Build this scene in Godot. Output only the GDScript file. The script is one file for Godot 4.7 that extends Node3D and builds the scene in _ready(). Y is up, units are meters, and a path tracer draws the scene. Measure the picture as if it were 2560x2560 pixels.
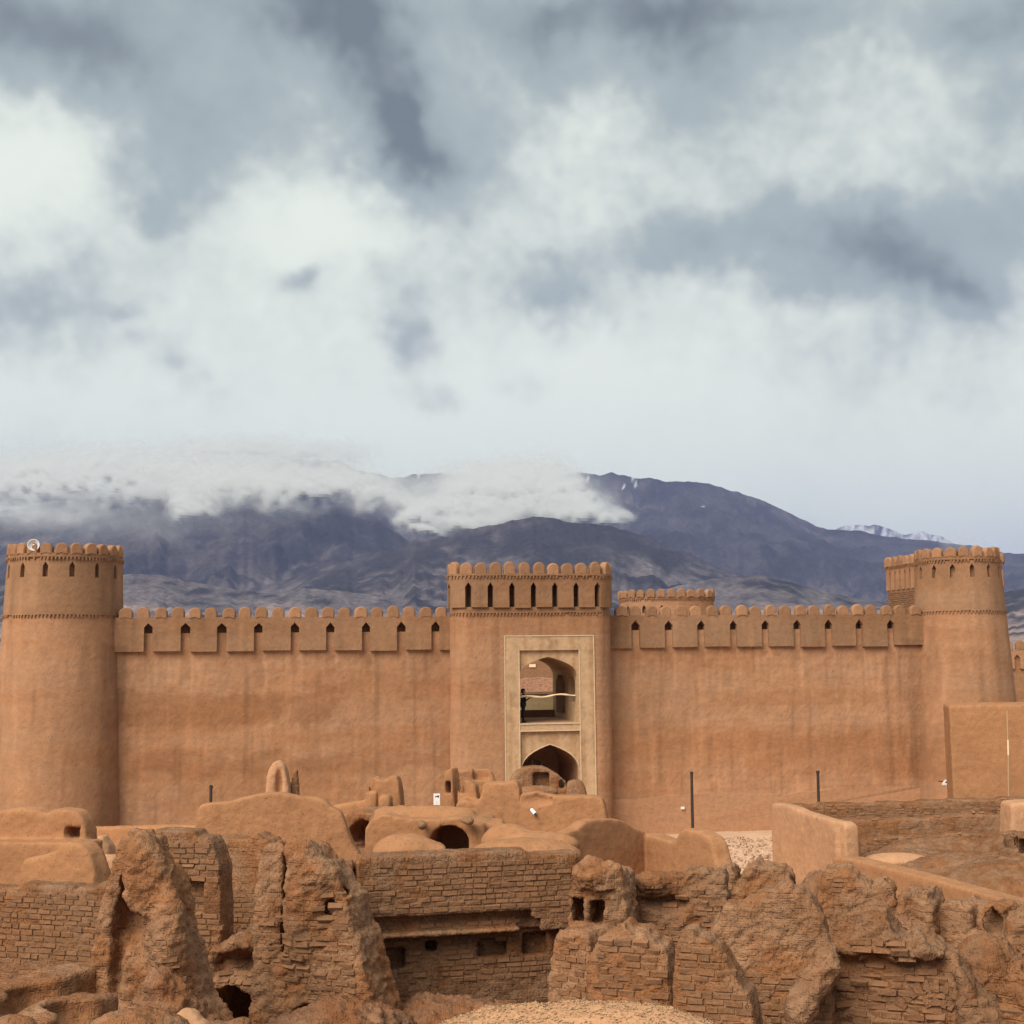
extends Node3D
# Mud-brick fortress under a clouded sky: facade, gate tower and round towers, restored and broken houses before them, mountains behind.
# Facade frame: s metres along the wall (to the right), y up, n metres out of the wall face.

const FD := Vector3(0.98570, 0, -0.16849)   # along the facade
const FN := Vector3(0.16849, 0, 0.98570)    # out of the facade
const FO := Vector3(0, 0, -64)

var taken := {}
var rng := RandomNumberGenerator.new()
var fbm: FastNoiseLite
var fine: FastNoiseLite
var ridge: FastNoiseLite
var clod: FastNoiseLite
var chip: FastNoiseLite
var M := {}

func fw(s: float, y: float, n: float) -> Vector3:
	return FO + FD * s + FN * n + Vector3(0, y, 0)

func noise(freq: float, octaves: int, sd: int, kind := FastNoiseLite.FRACTAL_FBM) -> FastNoiseLite:
	var f := FastNoiseLite.new()
	f.noise_type = FastNoiseLite.TYPE_SIMPLEX_SMOOTH
	f.frequency = freq
	f.fractal_type = kind
	f.fractal_octaves = octaves
	f.seed = sd
	return f

func _ready():
	rng.seed = 20
	fbm = noise(1.0, 3, 5)
	fine = noise(1.0, 2, 9)
	clod = noise(1.0, 1, 55)
	clod.noise_type = FastNoiseLite.TYPE_CELLULAR
	clod.cellular_return_type = FastNoiseLite.RETURN_DISTANCE
	clod.fractal_type = FastNoiseLite.FRACTAL_NONE
	chip = noise(1.0, 1, 56)
	chip.noise_type = FastNoiseLite.TYPE_CELLULAR
	chip.cellular_return_type = FastNoiseLite.RETURN_CELL_VALUE
	chip.fractal_type = FastNoiseLite.FRACTAL_NONE
	ridge = noise(1.0, 5, 31, FastNoiseLite.FRACTAL_RIDGED)
	# camera
	var cam := Camera3D.new()
	cam.name = "camera"
	cam.fov = 43.6028
	cam.near = 0.1
	cam.far = 60000.0
	cam.position = Vector3(0, 9, 0)
	cam.basis = Basis(Vector3.RIGHT, 0.110177) * Basis(Vector3.BACK, -0.0095)
	add_child(cam)
	# sky, haze and exposure
	var env := Environment.new()
	env.background_mode = Environment.BG_SKY
	env.sky = Sky.new()
	env.sky.sky_material = PanoramaSkyMaterial.new()
	env.sky.sky_material.panorama = sky_picture()
	env.tonemap_mode = Environment.TONE_MAPPER_LINEAR
	env.tonemap_exposure = EXPOSURE
	env.fog_enabled = true
	env.fog_density = 0.000057
	env.fog_light_color = Color(0.70, 0.76, 1.0)
	env.sdfgi_enabled = true
	env.ssao_enabled = true
	env.ssil_enabled = true
	var around := WorldEnvironment.new()
	around.name = "environment"
	around.environment = env
	add_child(around)
	# veiled sun behind the camera, high on the left
	var sun := DirectionalLight3D.new()
	sun.name = "sun"
	sun.light_energy = 0.5
	sun.light_angular_distance = 40.0
	sun.light_color = Color(1.0, 0.95, 0.88)
	sun.shadow_enabled = true
	sun.rotation = Vector3(deg_to_rad(-43), deg_to_rad(-36), 0)
	add_child(sun)
	# the place
	materials()
	ground()
	mountains()
	clouds()
	fortress()
	gate()
	rear_towers()
	ruins()
	small_things()

const EXPOSURE := 3.2

# ---------------------------------------------------------------- helpers for things and meshes
func numbered(called: String) -> String:
	if not taken.has(called):
		taken[called] = 0
		return called
	taken[called] += 1
	return "%s_%03d" % [called, taken[called]]

func tag(o: Node3D, label: String, category: String, group := "") -> Node3D:
	o.set_meta("label", label)
	o.set_meta("category", category)
	o.set_meta("kind", "thing")
	if group:
		o.set_meta("group", group)
	return o

func thing(called: String, label: String, category: String, at := Vector3.ZERO, turn := 0.0, group := "") -> Node3D:
	var o := Node3D.new()
	o.name = numbered(called)
	o.position = at
	o.rotation.y = turn
	add_child(o)
	return tag(o, label, category, group)

func put(called: String, mesh: Mesh, m: Material, parent: Node3D, at := Vector3.ZERO, turn := Vector3.ZERO) -> MeshInstance3D:
	var o := MeshInstance3D.new()
	o.name = called
	o.mesh = mesh
	o.material_override = m
	o.position = at
	o.rotation = turn
	parent.add_child(o, true)
	return o

func single(called: String, mesh: Mesh, m: Material, at := Vector3.ZERO, turn := Vector3.ZERO) -> MeshInstance3D:
	var o := put(numbered(called), mesh, m, self, at, turn)
	return o

class MB:
	var v := PackedVector3Array()
	var n := PackedVector3Array()
	var c := PackedColorArray()
	var tint: Callable
	func _init(t: Callable):
		tint = t
	func tri(a: Vector3, b: Vector3, d: Vector3, na: Vector3, nb: Vector3, nd: Vector3):
		if (b - a).cross(d - a).dot(na + nb + nd) > 0.0:
			v.append_array([a, d, b]); n.append_array([na, nd, nb])
		else:
			v.append_array([a, b, d]); n.append_array([na, nb, nd])
	func flat(a: Vector3, b: Vector3, d: Vector3, out: Vector3):
		var k := (b - a).cross(d - a).normalized()
		if k.dot(out) < 0.0: k = -k
		tri(a, b, d, k, k, k)
	func quad(a: Vector3, b: Vector3, d: Vector3, e: Vector3, out: Vector3):
		flat(a, b, d, out); flat(a, d, e, out)
	func box(lo: Vector3, hi: Vector3, t := Transform3D()):
		for ax in 3:
			for s in 2:
				var q: Array[Vector3] = []
				for k in [[0, 0], [1, 0], [1, 1], [0, 1]]:
					var p := Vector3()
					p[ax] = hi[ax] if s else lo[ax]
					p[(ax + 1) % 3] = hi[(ax + 1) % 3] if k[0] else lo[(ax + 1) % 3]
					p[(ax + 2) % 3] = hi[(ax + 2) % 3] if k[1] else lo[(ax + 2) % 3]
					q.append(t * p)
				var o := Vector3(); o[ax] = 1.0 if s else -1.0
				quad(q[0], q[1], q[2], q[3], t.basis * o)
	func done(away := Vector3.ZERO) -> ArrayMesh:
		var arrays := []
		arrays.resize(Mesh.ARRAY_MAX)
		c.resize(v.size())
		for i in v.size():
			c[i] = tint.call(v[i])
			v[i] -= away
		arrays[Mesh.ARRAY_VERTEX] = v
		arrays[Mesh.ARRAY_NORMAL] = n
		arrays[Mesh.ARRAY_COLOR] = c
		var m := ArrayMesh.new()
		m.add_surface_from_arrays(Mesh.PRIMITIVE_TRIANGLES, arrays)
		return m

# a line in plan with its outward normals: straight wall, ring or rounded rectangle
class Plan:
	var p := PackedVector2Array()
	var n := PackedVector2Array()
	var t := PackedFloat32Array()
	var batter := 0.0      # metres outward per metre below y_top
	var y_top := 0.0
	func add(q: Vector2, m: Vector2):
		t.append(0.0 if p.is_empty() else t[-1] + q.distance_to(p[-1]))
		p.append(q); n.append(m)
	func length() -> float:
		return t[-1]
	func normal(s: float) -> Vector3:
		var i := clampi(t.bsearch(s) - 1, 0, t.size() - 2)
		var f := clampf((s - t[i]) / maxf(t[i + 1] - t[i], 1e-6), 0, 1)
		var m := n[i].lerp(n[i + 1], f).normalized()
		return Vector3(m.x, 0, m.y)
	func at(s: float, y: float, off: float) -> Vector3:
		var i := clampi(t.bsearch(s) - 1, 0, t.size() - 2)
		var f := (s - t[i]) / maxf(t[i + 1] - t[i], 1e-6)
		var q := p[i].lerp(p[i + 1], f)
		var m := n[i].lerp(n[i + 1], clampf(f, 0, 1)).normalized()
		q += m * (off + batter * maxf(0.0, y_top - y))
		return Vector3(q.x, y, q.y)

func v2(v: Vector3) -> Vector2:
	return Vector2(v.x, v.z)

func line_plan(s0: float, s1: float, n: float) -> Plan:
	var l := Plan.new()
	l.add(v2(fw(s0, 0, n)), v2(FN))
	l.add(v2(fw(s1, 0, n)), v2(FN))
	return l

func ring_plan(c: Vector3, r: float, k := 72) -> Plan:
	var l := Plan.new()
	for i in k + 1:
		var a := -PI + TAU * i / k
		var m := Vector2(sin(a), cos(a))
		l.add(v2(c) + m * r, m)
	return l

func rounded_plan(s0: float, s1: float, n0: float, n1: float, r: float, back := false, skew := 0.0) -> Plan:
	var l := Plan.new()
	var d := v2(FD)
	var m := v2(FN)
	var o := v2(FO)
	if back:
		l.add(o + d * ((s0 + s1) / 2) + m * n0, -m)
		l.add(o + d * (s0 + skew + 0.02) + m * n0, -m)
	l.add(o + d * (s0 + skew) + m * n0, -d)
	for i in 9:
		var a := PI / 2 * i / 8
		var k := -d * cos(a) + m * sin(a)
		l.add(o + d * (s0 + r) + m * (n1 - r) + k * r, k)
	for i in 9:
		var a := PI / 2 * i / 8
		var k := m * cos(a) + d * sin(a)
		l.add(o + d * (s1 - r) + m * (n1 - r) + k * r, k)
	l.add(o + d * s1 + m * n0, d)
	if back:
		l.add(o + d * (s1 - 0.02) + m * n0, -m)
		l.add(o + d * ((s0 + s1) / 2) + m * n0, -m)
	return l

# a flat outline (along the plan line, height) given thickness
func ext(b: MB, l: Plan, poly: PackedVector2Array, o_out: float, o_in: float, grid := 0.0) -> MB:
	if grid > 0.0:     # small faces inside the outline, so that stains have an outline of their own
		var pts := PackedVector2Array()
		for i in poly.size():
			var a := poly[i]
			var e := poly[(i + 1) % poly.size()]
			var k := maxi(1, ceili(a.distance_to(e) / grid))
			for j in k:
				pts.append(a.lerp(e, float(j) / k))
		var lo := pts[0]
		var hi := pts[0]
		for q in pts:
			lo = lo.min(q); hi = hi.max(q)
		var x := lo.x + grid * 0.5
		while x < hi.x:
			var y := lo.y + grid * 0.5
			while y < hi.y:
				var q := Vector2(x + grid * 0.2 * sin(y * 37.0), y + grid * 0.2 * sin(x * 53.0))
				if Geometry2D.is_point_in_polygon(q, poly):
					pts.append(q)
				y += grid
			x += grid
		var tri := Geometry2D.triangulate_delaunay(pts)
		for i in range(0, tri.size(), 3):
			var q0 := pts[tri[i]]
			var q1 := pts[tri[i + 1]]
			var q2 := pts[tri[i + 2]]
			if Geometry2D.is_point_in_polygon((q0 + q1 + q2) / 3.0, poly):
				b.tri(l.at(q0.x, q0.y, o_out), l.at(q1.x, q1.y, o_out), l.at(q2.x, q2.y, o_out), l.normal(q0.x), l.normal(q1.x), l.normal(q2.x))
	var idx := PackedInt32Array() if grid > 0.0 else Geometry2D.triangulate_polygon(poly)
	for i in range(0, idx.size(), 3):
		var q := [poly[idx[i]], poly[idx[i + 1]], poly[idx[i + 2]]]
		for side in 2:
			var o := o_in if side else o_out
			var g := -1.0 if side else 1.0
			b.tri(l.at(q[0].x, q[0].y, o), l.at(q[1].x, q[1].y, o), l.at(q[2].x, q[2].y, o), l.normal(q[0].x) * g, l.normal(q[1].x) * g, l.normal(q[2].x) * g)
	var ccw := not Geometry2D.is_polygon_clockwise(poly)
	for i in poly.size():
		var a := poly[i]
		var e := poly[(i + 1) % poly.size()]
		var w := (e - a).normalized()
		var side2 := Vector2(w.y, -w.x) * (1.0 if ccw else -1.0)
		var mid := (a.x + e.x) / 2
		var nn := l.normal(mid)
		var along := Vector3(nn.z, 0, -nn.x)
		var out := along * side2.x + Vector3.UP * side2.y
		b.quad(l.at(a.x, a.y, o_out), l.at(e.x, e.y, o_out), l.at(e.x, e.y, o_in), l.at(a.x, a.y, o_in), out)
	return b

func split_edges(poly: PackedVector2Array, step: float) -> PackedVector2Array:
	var r := PackedVector2Array()
	for i in poly.size():
		var a := poly[i]
		var e := poly[(i + 1) % poly.size()]
		var k := maxi(1, ceili(absf(e.x - a.x) / step))
		for j in k:
			r.append(a.lerp(e, float(j) / k))
	return r

# a skin of the plan line between two heights, fine enough to carry stains and slight unevenness
func skin(b: MB, l: Plan, t0: float, t1: float, y0: float, y1: float, step: float, off: float, bumps := 0.0):
	var nt := maxi(1, ceili((t1 - t0) / step))
	var ny := maxi(1, ceili((y1 - y0) / step))
	var pts := []
	var nor := []
	for i in nt + 1:
		var t := lerpf(t0, t1, float(i) / nt)
		var col := PackedVector3Array()
		for j in ny + 1:
			var y := lerpf(y0, y1, float(j) / ny)
			var q := l.at(t, y, off)
			var d := 0.0
			if bumps > 0.0 and i > 0 and i < nt and j > 0 and j < ny:
				d = bumps * (fbm.get_noise_3dv(q * 0.35) + 0.35 * fbm.get_noise_3dv(q * 1.4))
			col.append(q + l.normal(t) * d)
		pts.append(col)
	for i in nt + 1:
		var ncol := PackedVector3Array()
		var fallback := l.normal(lerpf(t0, t1, float(i) / nt))
		for j in ny + 1:
			var dx: Vector3 = pts[mini(i + 1, nt)][j] - pts[maxi(i - 1, 0)][j]
			var dy: Vector3 = pts[i][mini(j + 1, ny)] - pts[i][maxi(j - 1, 0)]
			var k := dx.cross(dy).normalized()
			if i == 0 or i == nt:
				k = fallback
			ncol.append(k if k.dot(fallback) > 0 else -k)
		nor.append(ncol)
	for i in nt:
		for j in ny:
			var a: Vector3 = pts[i][j]
			b.tri(a, pts[i + 1][j], pts[i + 1][j + 1], nor[i][j], nor[i + 1][j], nor[i + 1][j + 1])
			b.tri(a, pts[i + 1][j + 1], pts[i][j + 1], nor[i][j], nor[i + 1][j + 1], nor[i][j + 1])

func arch_points(c: float, w: float, spring: float, apex: float) -> PackedVector2Array:
	var r := PackedVector2Array()
	var half := [[1.0, 0.0], [0.985, 0.14], [0.94, 0.3], [0.86, 0.45], [0.73, 0.6], [0.56, 0.73], [0.36, 0.845], [0.17, 0.935], [0.0, 1.0]]
	for k in half:
		r.append(Vector2(c - w * k[0], lerpf(spring, apex, k[1])))
	for i in range(half.size() - 2, -1, -1):
		r.append(Vector2(c + w * half[i][0], lerpf(spring, apex, half[i][1])))
	return r

func arched(c: float, w: float, base: float, spring: float, apex: float) -> PackedVector2Array:
	var r := PackedVector2Array([Vector2(c - w, base)])
	r.append_array(arch_points(c, w, spring, apex))
	r.append(Vector2(c + w, base))
	return r

# tube along points with a radius at each
func tube(b: MB, pts: Array, radii: Array, k := 8):
	for i in pts.size() - 1:
		var d: Vector3 = (pts[i + 1] - pts[i]).normalized()
		var u := d.cross(Vector3.UP if absf(d.y) < 0.9 else Vector3.RIGHT).normalized()
		var w := d.cross(u)
		for j in k:
			var a0 := TAU * j / k
			var a1 := TAU * (j + 1) / k
			var n0 := u * cos(a0) + w * sin(a0)
			var n1 := u * cos(a1) + w * sin(a1)
			var p: Vector3 = pts[i]
			var q: Vector3 = pts[i + 1]
			b.tri(p + n0 * radii[i], p + n1 * radii[i], q + n1 * radii[i + 1], n0, n1, n1)
			b.tri(p + n0 * radii[i], q + n1 * radii[i + 1], q + n0 * radii[i + 1], n0, n1, n0)
			if i == 0:
				b.flat(p, p + n0 * radii[i], p + n1 * radii[i], -d)
			if i == pts.size() - 2:
				b.flat(q, q + n0 * radii[i + 1], q + n1 * radii[i + 1], d)

# ---------------------------------------------------------------- base colours (linear)
const PLASTER := Color(0.495, 0.268, 0.150)
const CREAM := Color(0.66, 0.44, 0.265)

func shade(c: Color, k: float, warm := 0.0) -> Color:
	return Color(c.r * k * (1.0 + warm), c.g * k, c.b * k * (1.0 - warm))

func castle_tint(p: Vector3) -> Color:
	var s := (p - FO).dot(FD)
	var a := fbm.get_noise_3dv(p * 0.16)
	var e := fbm.get_noise_3dv(p * 0.9 + Vector3(7, 3, 1))
	var k := 1.0 + 0.14 * a + 0.07 * e
	# washed plaster: pale and dark runs, each with its own length
	var run := fbm.get_noise_3d(p.x * 1.7, p.y * 0.09, p.z * 1.7 + 40.0)
	if run > 0.2:
		k += 0.5 * minf(run - 0.2, 0.3)
	elif run < -0.22:
		k += 0.6 * maxf(run + 0.22, -0.3)
	# layers of repair: lifts of plaster with ragged borders
	var lift := fbm.get_noise_3d(s * 0.07, p.y * 0.42, 11.0) + 0.18 * fbm.get_noise_3dv(p * 1.1)
	var warm := 0.03 * e
	if lift > 0.12:
		k *= 0.90; warm += 0.05
	elif lift < -0.22:
		k *= 1.05; warm -= 0.03
	# corner shade painted into the colour beside the round towers, mixed with damp streaks
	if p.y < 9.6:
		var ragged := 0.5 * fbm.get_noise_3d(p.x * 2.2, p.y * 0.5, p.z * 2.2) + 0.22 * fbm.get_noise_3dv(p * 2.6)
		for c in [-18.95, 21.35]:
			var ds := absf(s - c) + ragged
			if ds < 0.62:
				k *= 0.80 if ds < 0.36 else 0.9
	k += 0.05 * fine.get_noise_3dv(p * 4.5)
	return shade(PLASTER, k, warm)

const DAMP := [[-19.5, -8.6, 5.7, 7.5, 0.80], [-18.6, -2.4, 3.3, 4.55, 0.82], [-12.0, -3.4, 4.3, 5.6, 0.92], [5.0, 13.0, 3.8, 5.6, 0.92], [12.0, 21.5, 2.6, 5.2, 0.88], [-19.5, -3.4, -0.5, 2.6, 1.05], [-18.0, -7.0, 7.7, 8.9, 1.05]]

func wall_tint(p: Vector3) -> Color:
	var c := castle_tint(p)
	var s := (p - FO).dot(FD)
	if s > 0.0:
		c = shade(c, 1.13)     # the right-hand length has the newer plaster
	var j := 0.9 * fbm.get_noise_3dv(p * 0.5) + 0.3 * fbm.get_noise_3dv(p * 2.3)
	for d in DAMP:
		var inside := minf(minf(s - d[0], d[1] - s) * 0.5, minf(p.y - d[2], d[3] - p.y)) + j * 0.6
		if inside > 0.0:
			var f := clampf(inside / 0.25, 0, 1)
			c = shade(c, lerpf(1.0, d[4], f), 0.05 * f if d[4] < 1.0 else -0.02 * f)
	# runs of water below each loophole
	var slot := 100.0
	var which := 0.0
	if s < 0.0:
		which = roundf((s + 17.57) / 1.711)
		slot = s + 17.57 - which * 1.711
	else:
		which = roundf((s - 6.25) / 1.715)
		slot = s - 6.25 - which * 1.715
	var reach := 7.9 + 1.1 * fine.get_noise_2d(which * 7.3, 3.0 + signf(s))
	slot += 0.06 * fbm.get_noise_2d(p.y * 1.3, which * 9.0)
	if p.y < 9.3 and p.y > reach + 1.2 * absf(fbm.get_noise_2d(s * 6.0, 5.0)) and absf(slot) < 0.23:
		c = shade(c, 0.87, 0.03)
	if p.y < 9.3 and p.y > reach - 0.9 and absf(slot - 0.33) < 0.06 + 0.03 * fbm.get_noise_2d(p.y * 3.0, which):
		c = shade(c, 1.12, -0.03)
	return c

func cream_tint(p: Vector3) -> Color:
	var k := 1.0 + 0.10 * fbm.get_noise_3dv(p * 0.7) + 0.08 * fbm.get_noise_3dv(p * 3.1)
	var run := fbm.get_noise_3d(p.x * 2.2, p.y * 0.12, p.z * 2.2)
	var w := 0.0
	if run > 0.14:
		k *= 0.80; w = 0.08
	elif run < -0.3:
		k *= 1.06
	var soot := fbm.get_noise_3dv(p * 1.3 + Vector3(0, 9, 0))
	if soot > 0.3:
		k *= 0.84
	return shade(CREAM, k, w)

# the older, browner mud of parapets and tower heads
func parapet_tint(p: Vector3) -> Color:
	var c := castle_tint(p)
	return Color(c.r * 0.80, c.g * 0.83, c.b * 0.84)

func tower_tint(p: Vector3) -> Color:
	return parapet_tint(p) if p.y > 10.9 else castle_tint(p)

func white_tint(_p: Vector3) -> Color:
	return Color(1, 1, 1)

# ---------------------------------------------------------------- materials
func grey_noise(sd: int, freq: float, lo: float, hi: float, octaves := 5) -> NoiseTexture2D:
	var t := NoiseTexture2D.new()
	t.width = 512
	t.height = 512
	t.seamless = true
	t.noise = noise(freq, octaves, sd)
	var g := Gradient.new()
	g.set_color(0, Color(lo, lo, lo)); g.set_color(1, Color(hi, hi, hi))
	t.color_ramp = g
	return t

func bump_noise(sd: int, freq: float, strength: float, octaves := 4) -> NoiseTexture2D:
	var t := NoiseTexture2D.new()
	t.width = 512
	t.height = 512
	t.seamless = true
	t.as_normal_map = true
	t.bump_strength = strength
	t.noise = noise(freq, octaves, sd)
	return t

# mud with chopped straw and small pits, as grey levels
func mud_picture(sd: int, straw: int, pits: int) -> ImageTexture:
	var r := RandomNumberGenerator.new()
	r.seed = sd
	var n := noise(0.012, 5, sd)
	var im: Image = n.get_seamless_image(512, 512)
	im.convert(Image.FORMAT_RGB8)
	for y in 512:
		for x in 512:
			var v := 0.86 + 0.10 * (im.get_pixel(x, y).r - 0.5) + r.randf_range(-0.03, 0.03)
			im.set_pixel(x, y, Color(v, v, v))
	for i in pits:
		var x := r.randi_range(0, 511)
		var y := r.randi_range(0, 511)
		var w := r.randi_range(2, 6)
		im.fill_rect(Rect2i(x, y, w, r.randi_range(1, 4)), Color(0.55, 0.53, 0.50))
	for i in straw:
		var x := r.randf_range(0, 511)
		var y := r.randf_range(0, 511)
		var a := r.randf_range(-PI, PI)
		var c := r.randf_range(0.9, 1.0)
		for k in r.randi_range(4, 14):
			im.set_pixel(int(x + cos(a) * k) & 511, int(y + sin(a) * k) & 511, Color(c, c * 0.98, c * 0.92))
	return ImageTexture.create_from_image(im)

# relief of weathered masonry: worn joints, pits and rain-cut lines, as heights
func worn_picture(sd: int, size: int) -> ImageTexture:
	var r := RandomNumberGenerator.new()
	r.seed = sd
	var n := noise(0.03, 5, sd)
	var im: Image = n.get_seamless_image(size, size)
	im.convert(Image.FORMAT_RGB8)
	for y in size:
		for x in size:
			var v := 0.55 + 0.5 * (im.get_pixel(x, y).r - 0.5)
			im.set_pixel(x, y, Color(v, v, v))
	var row := 0
	while row < size - 20:
		var x := r.randi_range(-40, 0)
		while x < size:
			var l := r.randi_range(14, 70)
			if r.randf() < 0.42:
				var v := r.randf_range(0.05, 0.3)
				im.fill_rect(Rect2i(x, row + r.randi_range(-2, 2), l, r.randi_range(3, 7)), Color(v, v, v))
			if r.randf() < 0.35:
				im.fill_rect(Rect2i(x + l, row, r.randi_range(3, 6), r.randi_range(14, 32)), Color(0.15, 0.15, 0.15))
			x += l + r.randi_range(4, 30)
		row += r.randi_range(30, 38)
	for i in 420:
		var w := r.randi_range(3, 11)
		var v := r.randf_range(0.0, 0.3)
		im.fill_rect(Rect2i(r.randi_range(0, size), r.randi_range(0, size), w, maxi(2, w * r.randi_range(5, 13) / 10)), Color(v, v, v))
	for i in 30:     # rain-cut lines
		var x := r.randf_range(0, size)
		for y in range(r.randi_range(0, size / 2), size - r.randi_range(0, size / 2)):
			x += r.randf_range(-0.7, 0.7)
			im.fill_rect(Rect2i(int(x), y, 3, 1), Color(0.3, 0.3, 0.3))
	im.resize(size / 2, size / 2, Image.INTERPOLATE_LANCZOS)
	return ImageTexture.create_from_image(im)

func surface(called: String, tex: Texture2D, bump: Texture2D, size: float, depth: float, rough := 0.95) -> StandardMaterial3D:
	var m := StandardMaterial3D.new()
	m.resource_name = called
	m.vertex_color_use_as_albedo = true
	m.albedo_texture = tex
	m.uv1_triplanar = true
	m.uv1_world_triplanar = true
	m.uv1_scale = Vector3.ONE / size
	m.roughness = rough
	m.metallic_specular = 0.25
	if bump:
		m.normal_enabled = true
		m.normal_texture = bump
		m.normal_scale = depth
	M[called] = m
	return m

func plain(called: String, c: Color, rough := 0.6, metal := 0.0) -> StandardMaterial3D:
	var m := StandardMaterial3D.new()
	m.resource_name = called
	m.albedo_color = c.linear_to_srgb()
	m.roughness = rough
	m.metallic = metal
	M[called] = m
	return m

func materials():
	var mud := mud_picture(3, 1200, 500)
	var rough_mud := mud_picture(8, 500, 2600)
	var bump := bump_noise(4, 0.02, 6.0)
	var coarse := bump_noise(14, 0.014, 12.0, 5)
	surface("plaster", mud, bump, 3.1, 0.5)
	surface("raw", rough_mud, coarse, 0.9, 0.8)
	surface("clay", rough_mud, coarse, 1.1, 0.7)
	for k in ["raw", "clay"]:
		M[k].heightmap_enabled = true
		M[k].heightmap_texture = worn_picture(40 if k == "raw" else 41, 768)
		M[k].heightmap_scale = 3.5
		M[k].uv1_scale = Vector3.ONE / 1.9
	surface("cream", mud, bump, 2.3, 0.25)
	surface("brick", rough_mud, coarse, 0.9, 0.7)
	surface("straw", mud_picture(21, 6000, 900), coarse, 0.8, 1.0)
	surface("gravel", grey_noise(17, 0.09, 0.68, 1.0, 3), coarse, 1.3, 1.0)
	surface("rock", grey_noise(23, 0.02, 0.6, 1.0, 6), bump_noise(24, 0.012, 20.0, 6), 330.0, 1.0)
	plain("iron", Color(0.03, 0.022, 0.018), 0.6)
	plain("white_paint", Color(0.75, 0.75, 0.76), 0.4)
	plain("dark_print", Color(0.02, 0.02, 0.025), 0.5)
	plain("wood", Color(0.42, 0.27, 0.15), 0.7)
	plain("dark_wood", Color(0.13, 0.075, 0.042), 0.7)
	plain("bead", Color(0.80, 0.62, 0.42), 0.9)
	plain("black_cloth", Color(0.012, 0.012, 0.014), 0.9)
	plain("skin", Color(0.30, 0.17, 0.11), 0.6)
	plain("hair", Color(0.012, 0.01, 0.009), 0.7)
	plain("glass_lens", Color(0.6, 0.62, 0.6), 0.15)

# ---------------------------------------------------------------- sky
func sky_colour(d: Vector3, w1: FastNoiseLite, w2: FastNoiseLite, banks: Array) -> Vector3:
	var q := d + Vector3(w1.get_noise_3dv(d * 8.0), w1.get_noise_3dv(d * 8.0 + Vector3(9, 1, 4)), w1.get_noise_3dv(d * 8.0 + Vector3(2, 8, 3))) * 0.022
	q += Vector3(w1.get_noise_3dv(d * 22.0), w1.get_noise_3dv(d * 22.0 + Vector3(5, 5, 1)), 0) * 0.012
	q += Vector3(w1.get_noise_3dv(d * 60.0), w1.get_noise_3dv(d * 60.0 + Vector3(5, 5, 1)), 0) * 0.004
	var az := rad_to_deg(atan2(q.x, -q.z))
	var el := rad_to_deg(atan2(q.y, Vector2(q.x, q.z).length()))
	var k := 0.05 + 0.28 * smoothstep(9.0, 25.0, el)
	var ce := cos(deg_to_rad(minf(el, 80.0)))
	for b in banks:
		var dx: float = wrapf(az - b[0], -180, 180) * ce
		var dy: float = b[1] - el
		if absf(dx) > 3.2 * maxf(b[2], b[3]) or absf(dy) > 3.2 * maxf(b[2], b[3]):
			continue
		var x: float = dx * b[6] + dy * b[7]
		var y: float = -dx * b[7] + dy * b[6]
		x /= b[2]; y /= b[3]
		k += b[5] * exp(-(x * x + y * y) * 1.1)
	k *= 0.93
	var edge := 0.25 + 3.0 * clampf(k, 0, 1) * clampf(1.0 - k, 0, 1)
	k += 0.15 * w2.get_noise_3dv(d * 7.0) * (0.45 + 1.4 * k) + edge * (0.10 * w2.get_noise_3dv(d * 20.0) + 0.085 * w2.get_noise_3dv(d * 55.0))
	k = clampf(k, 0, 1)
	var white := Vector3(0.93, 0.985, 0.885)
	var grey := Vector3(0.43, 0.50, 0.505)
	var dark := Vector3(0.105, 0.135, 0.165)
	return white.lerp(grey, smoothstep(0, 0.5, k)) if k < 0.5 else grey.lerp(dark, smoothstep(0.45, 1.25, k))

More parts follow.
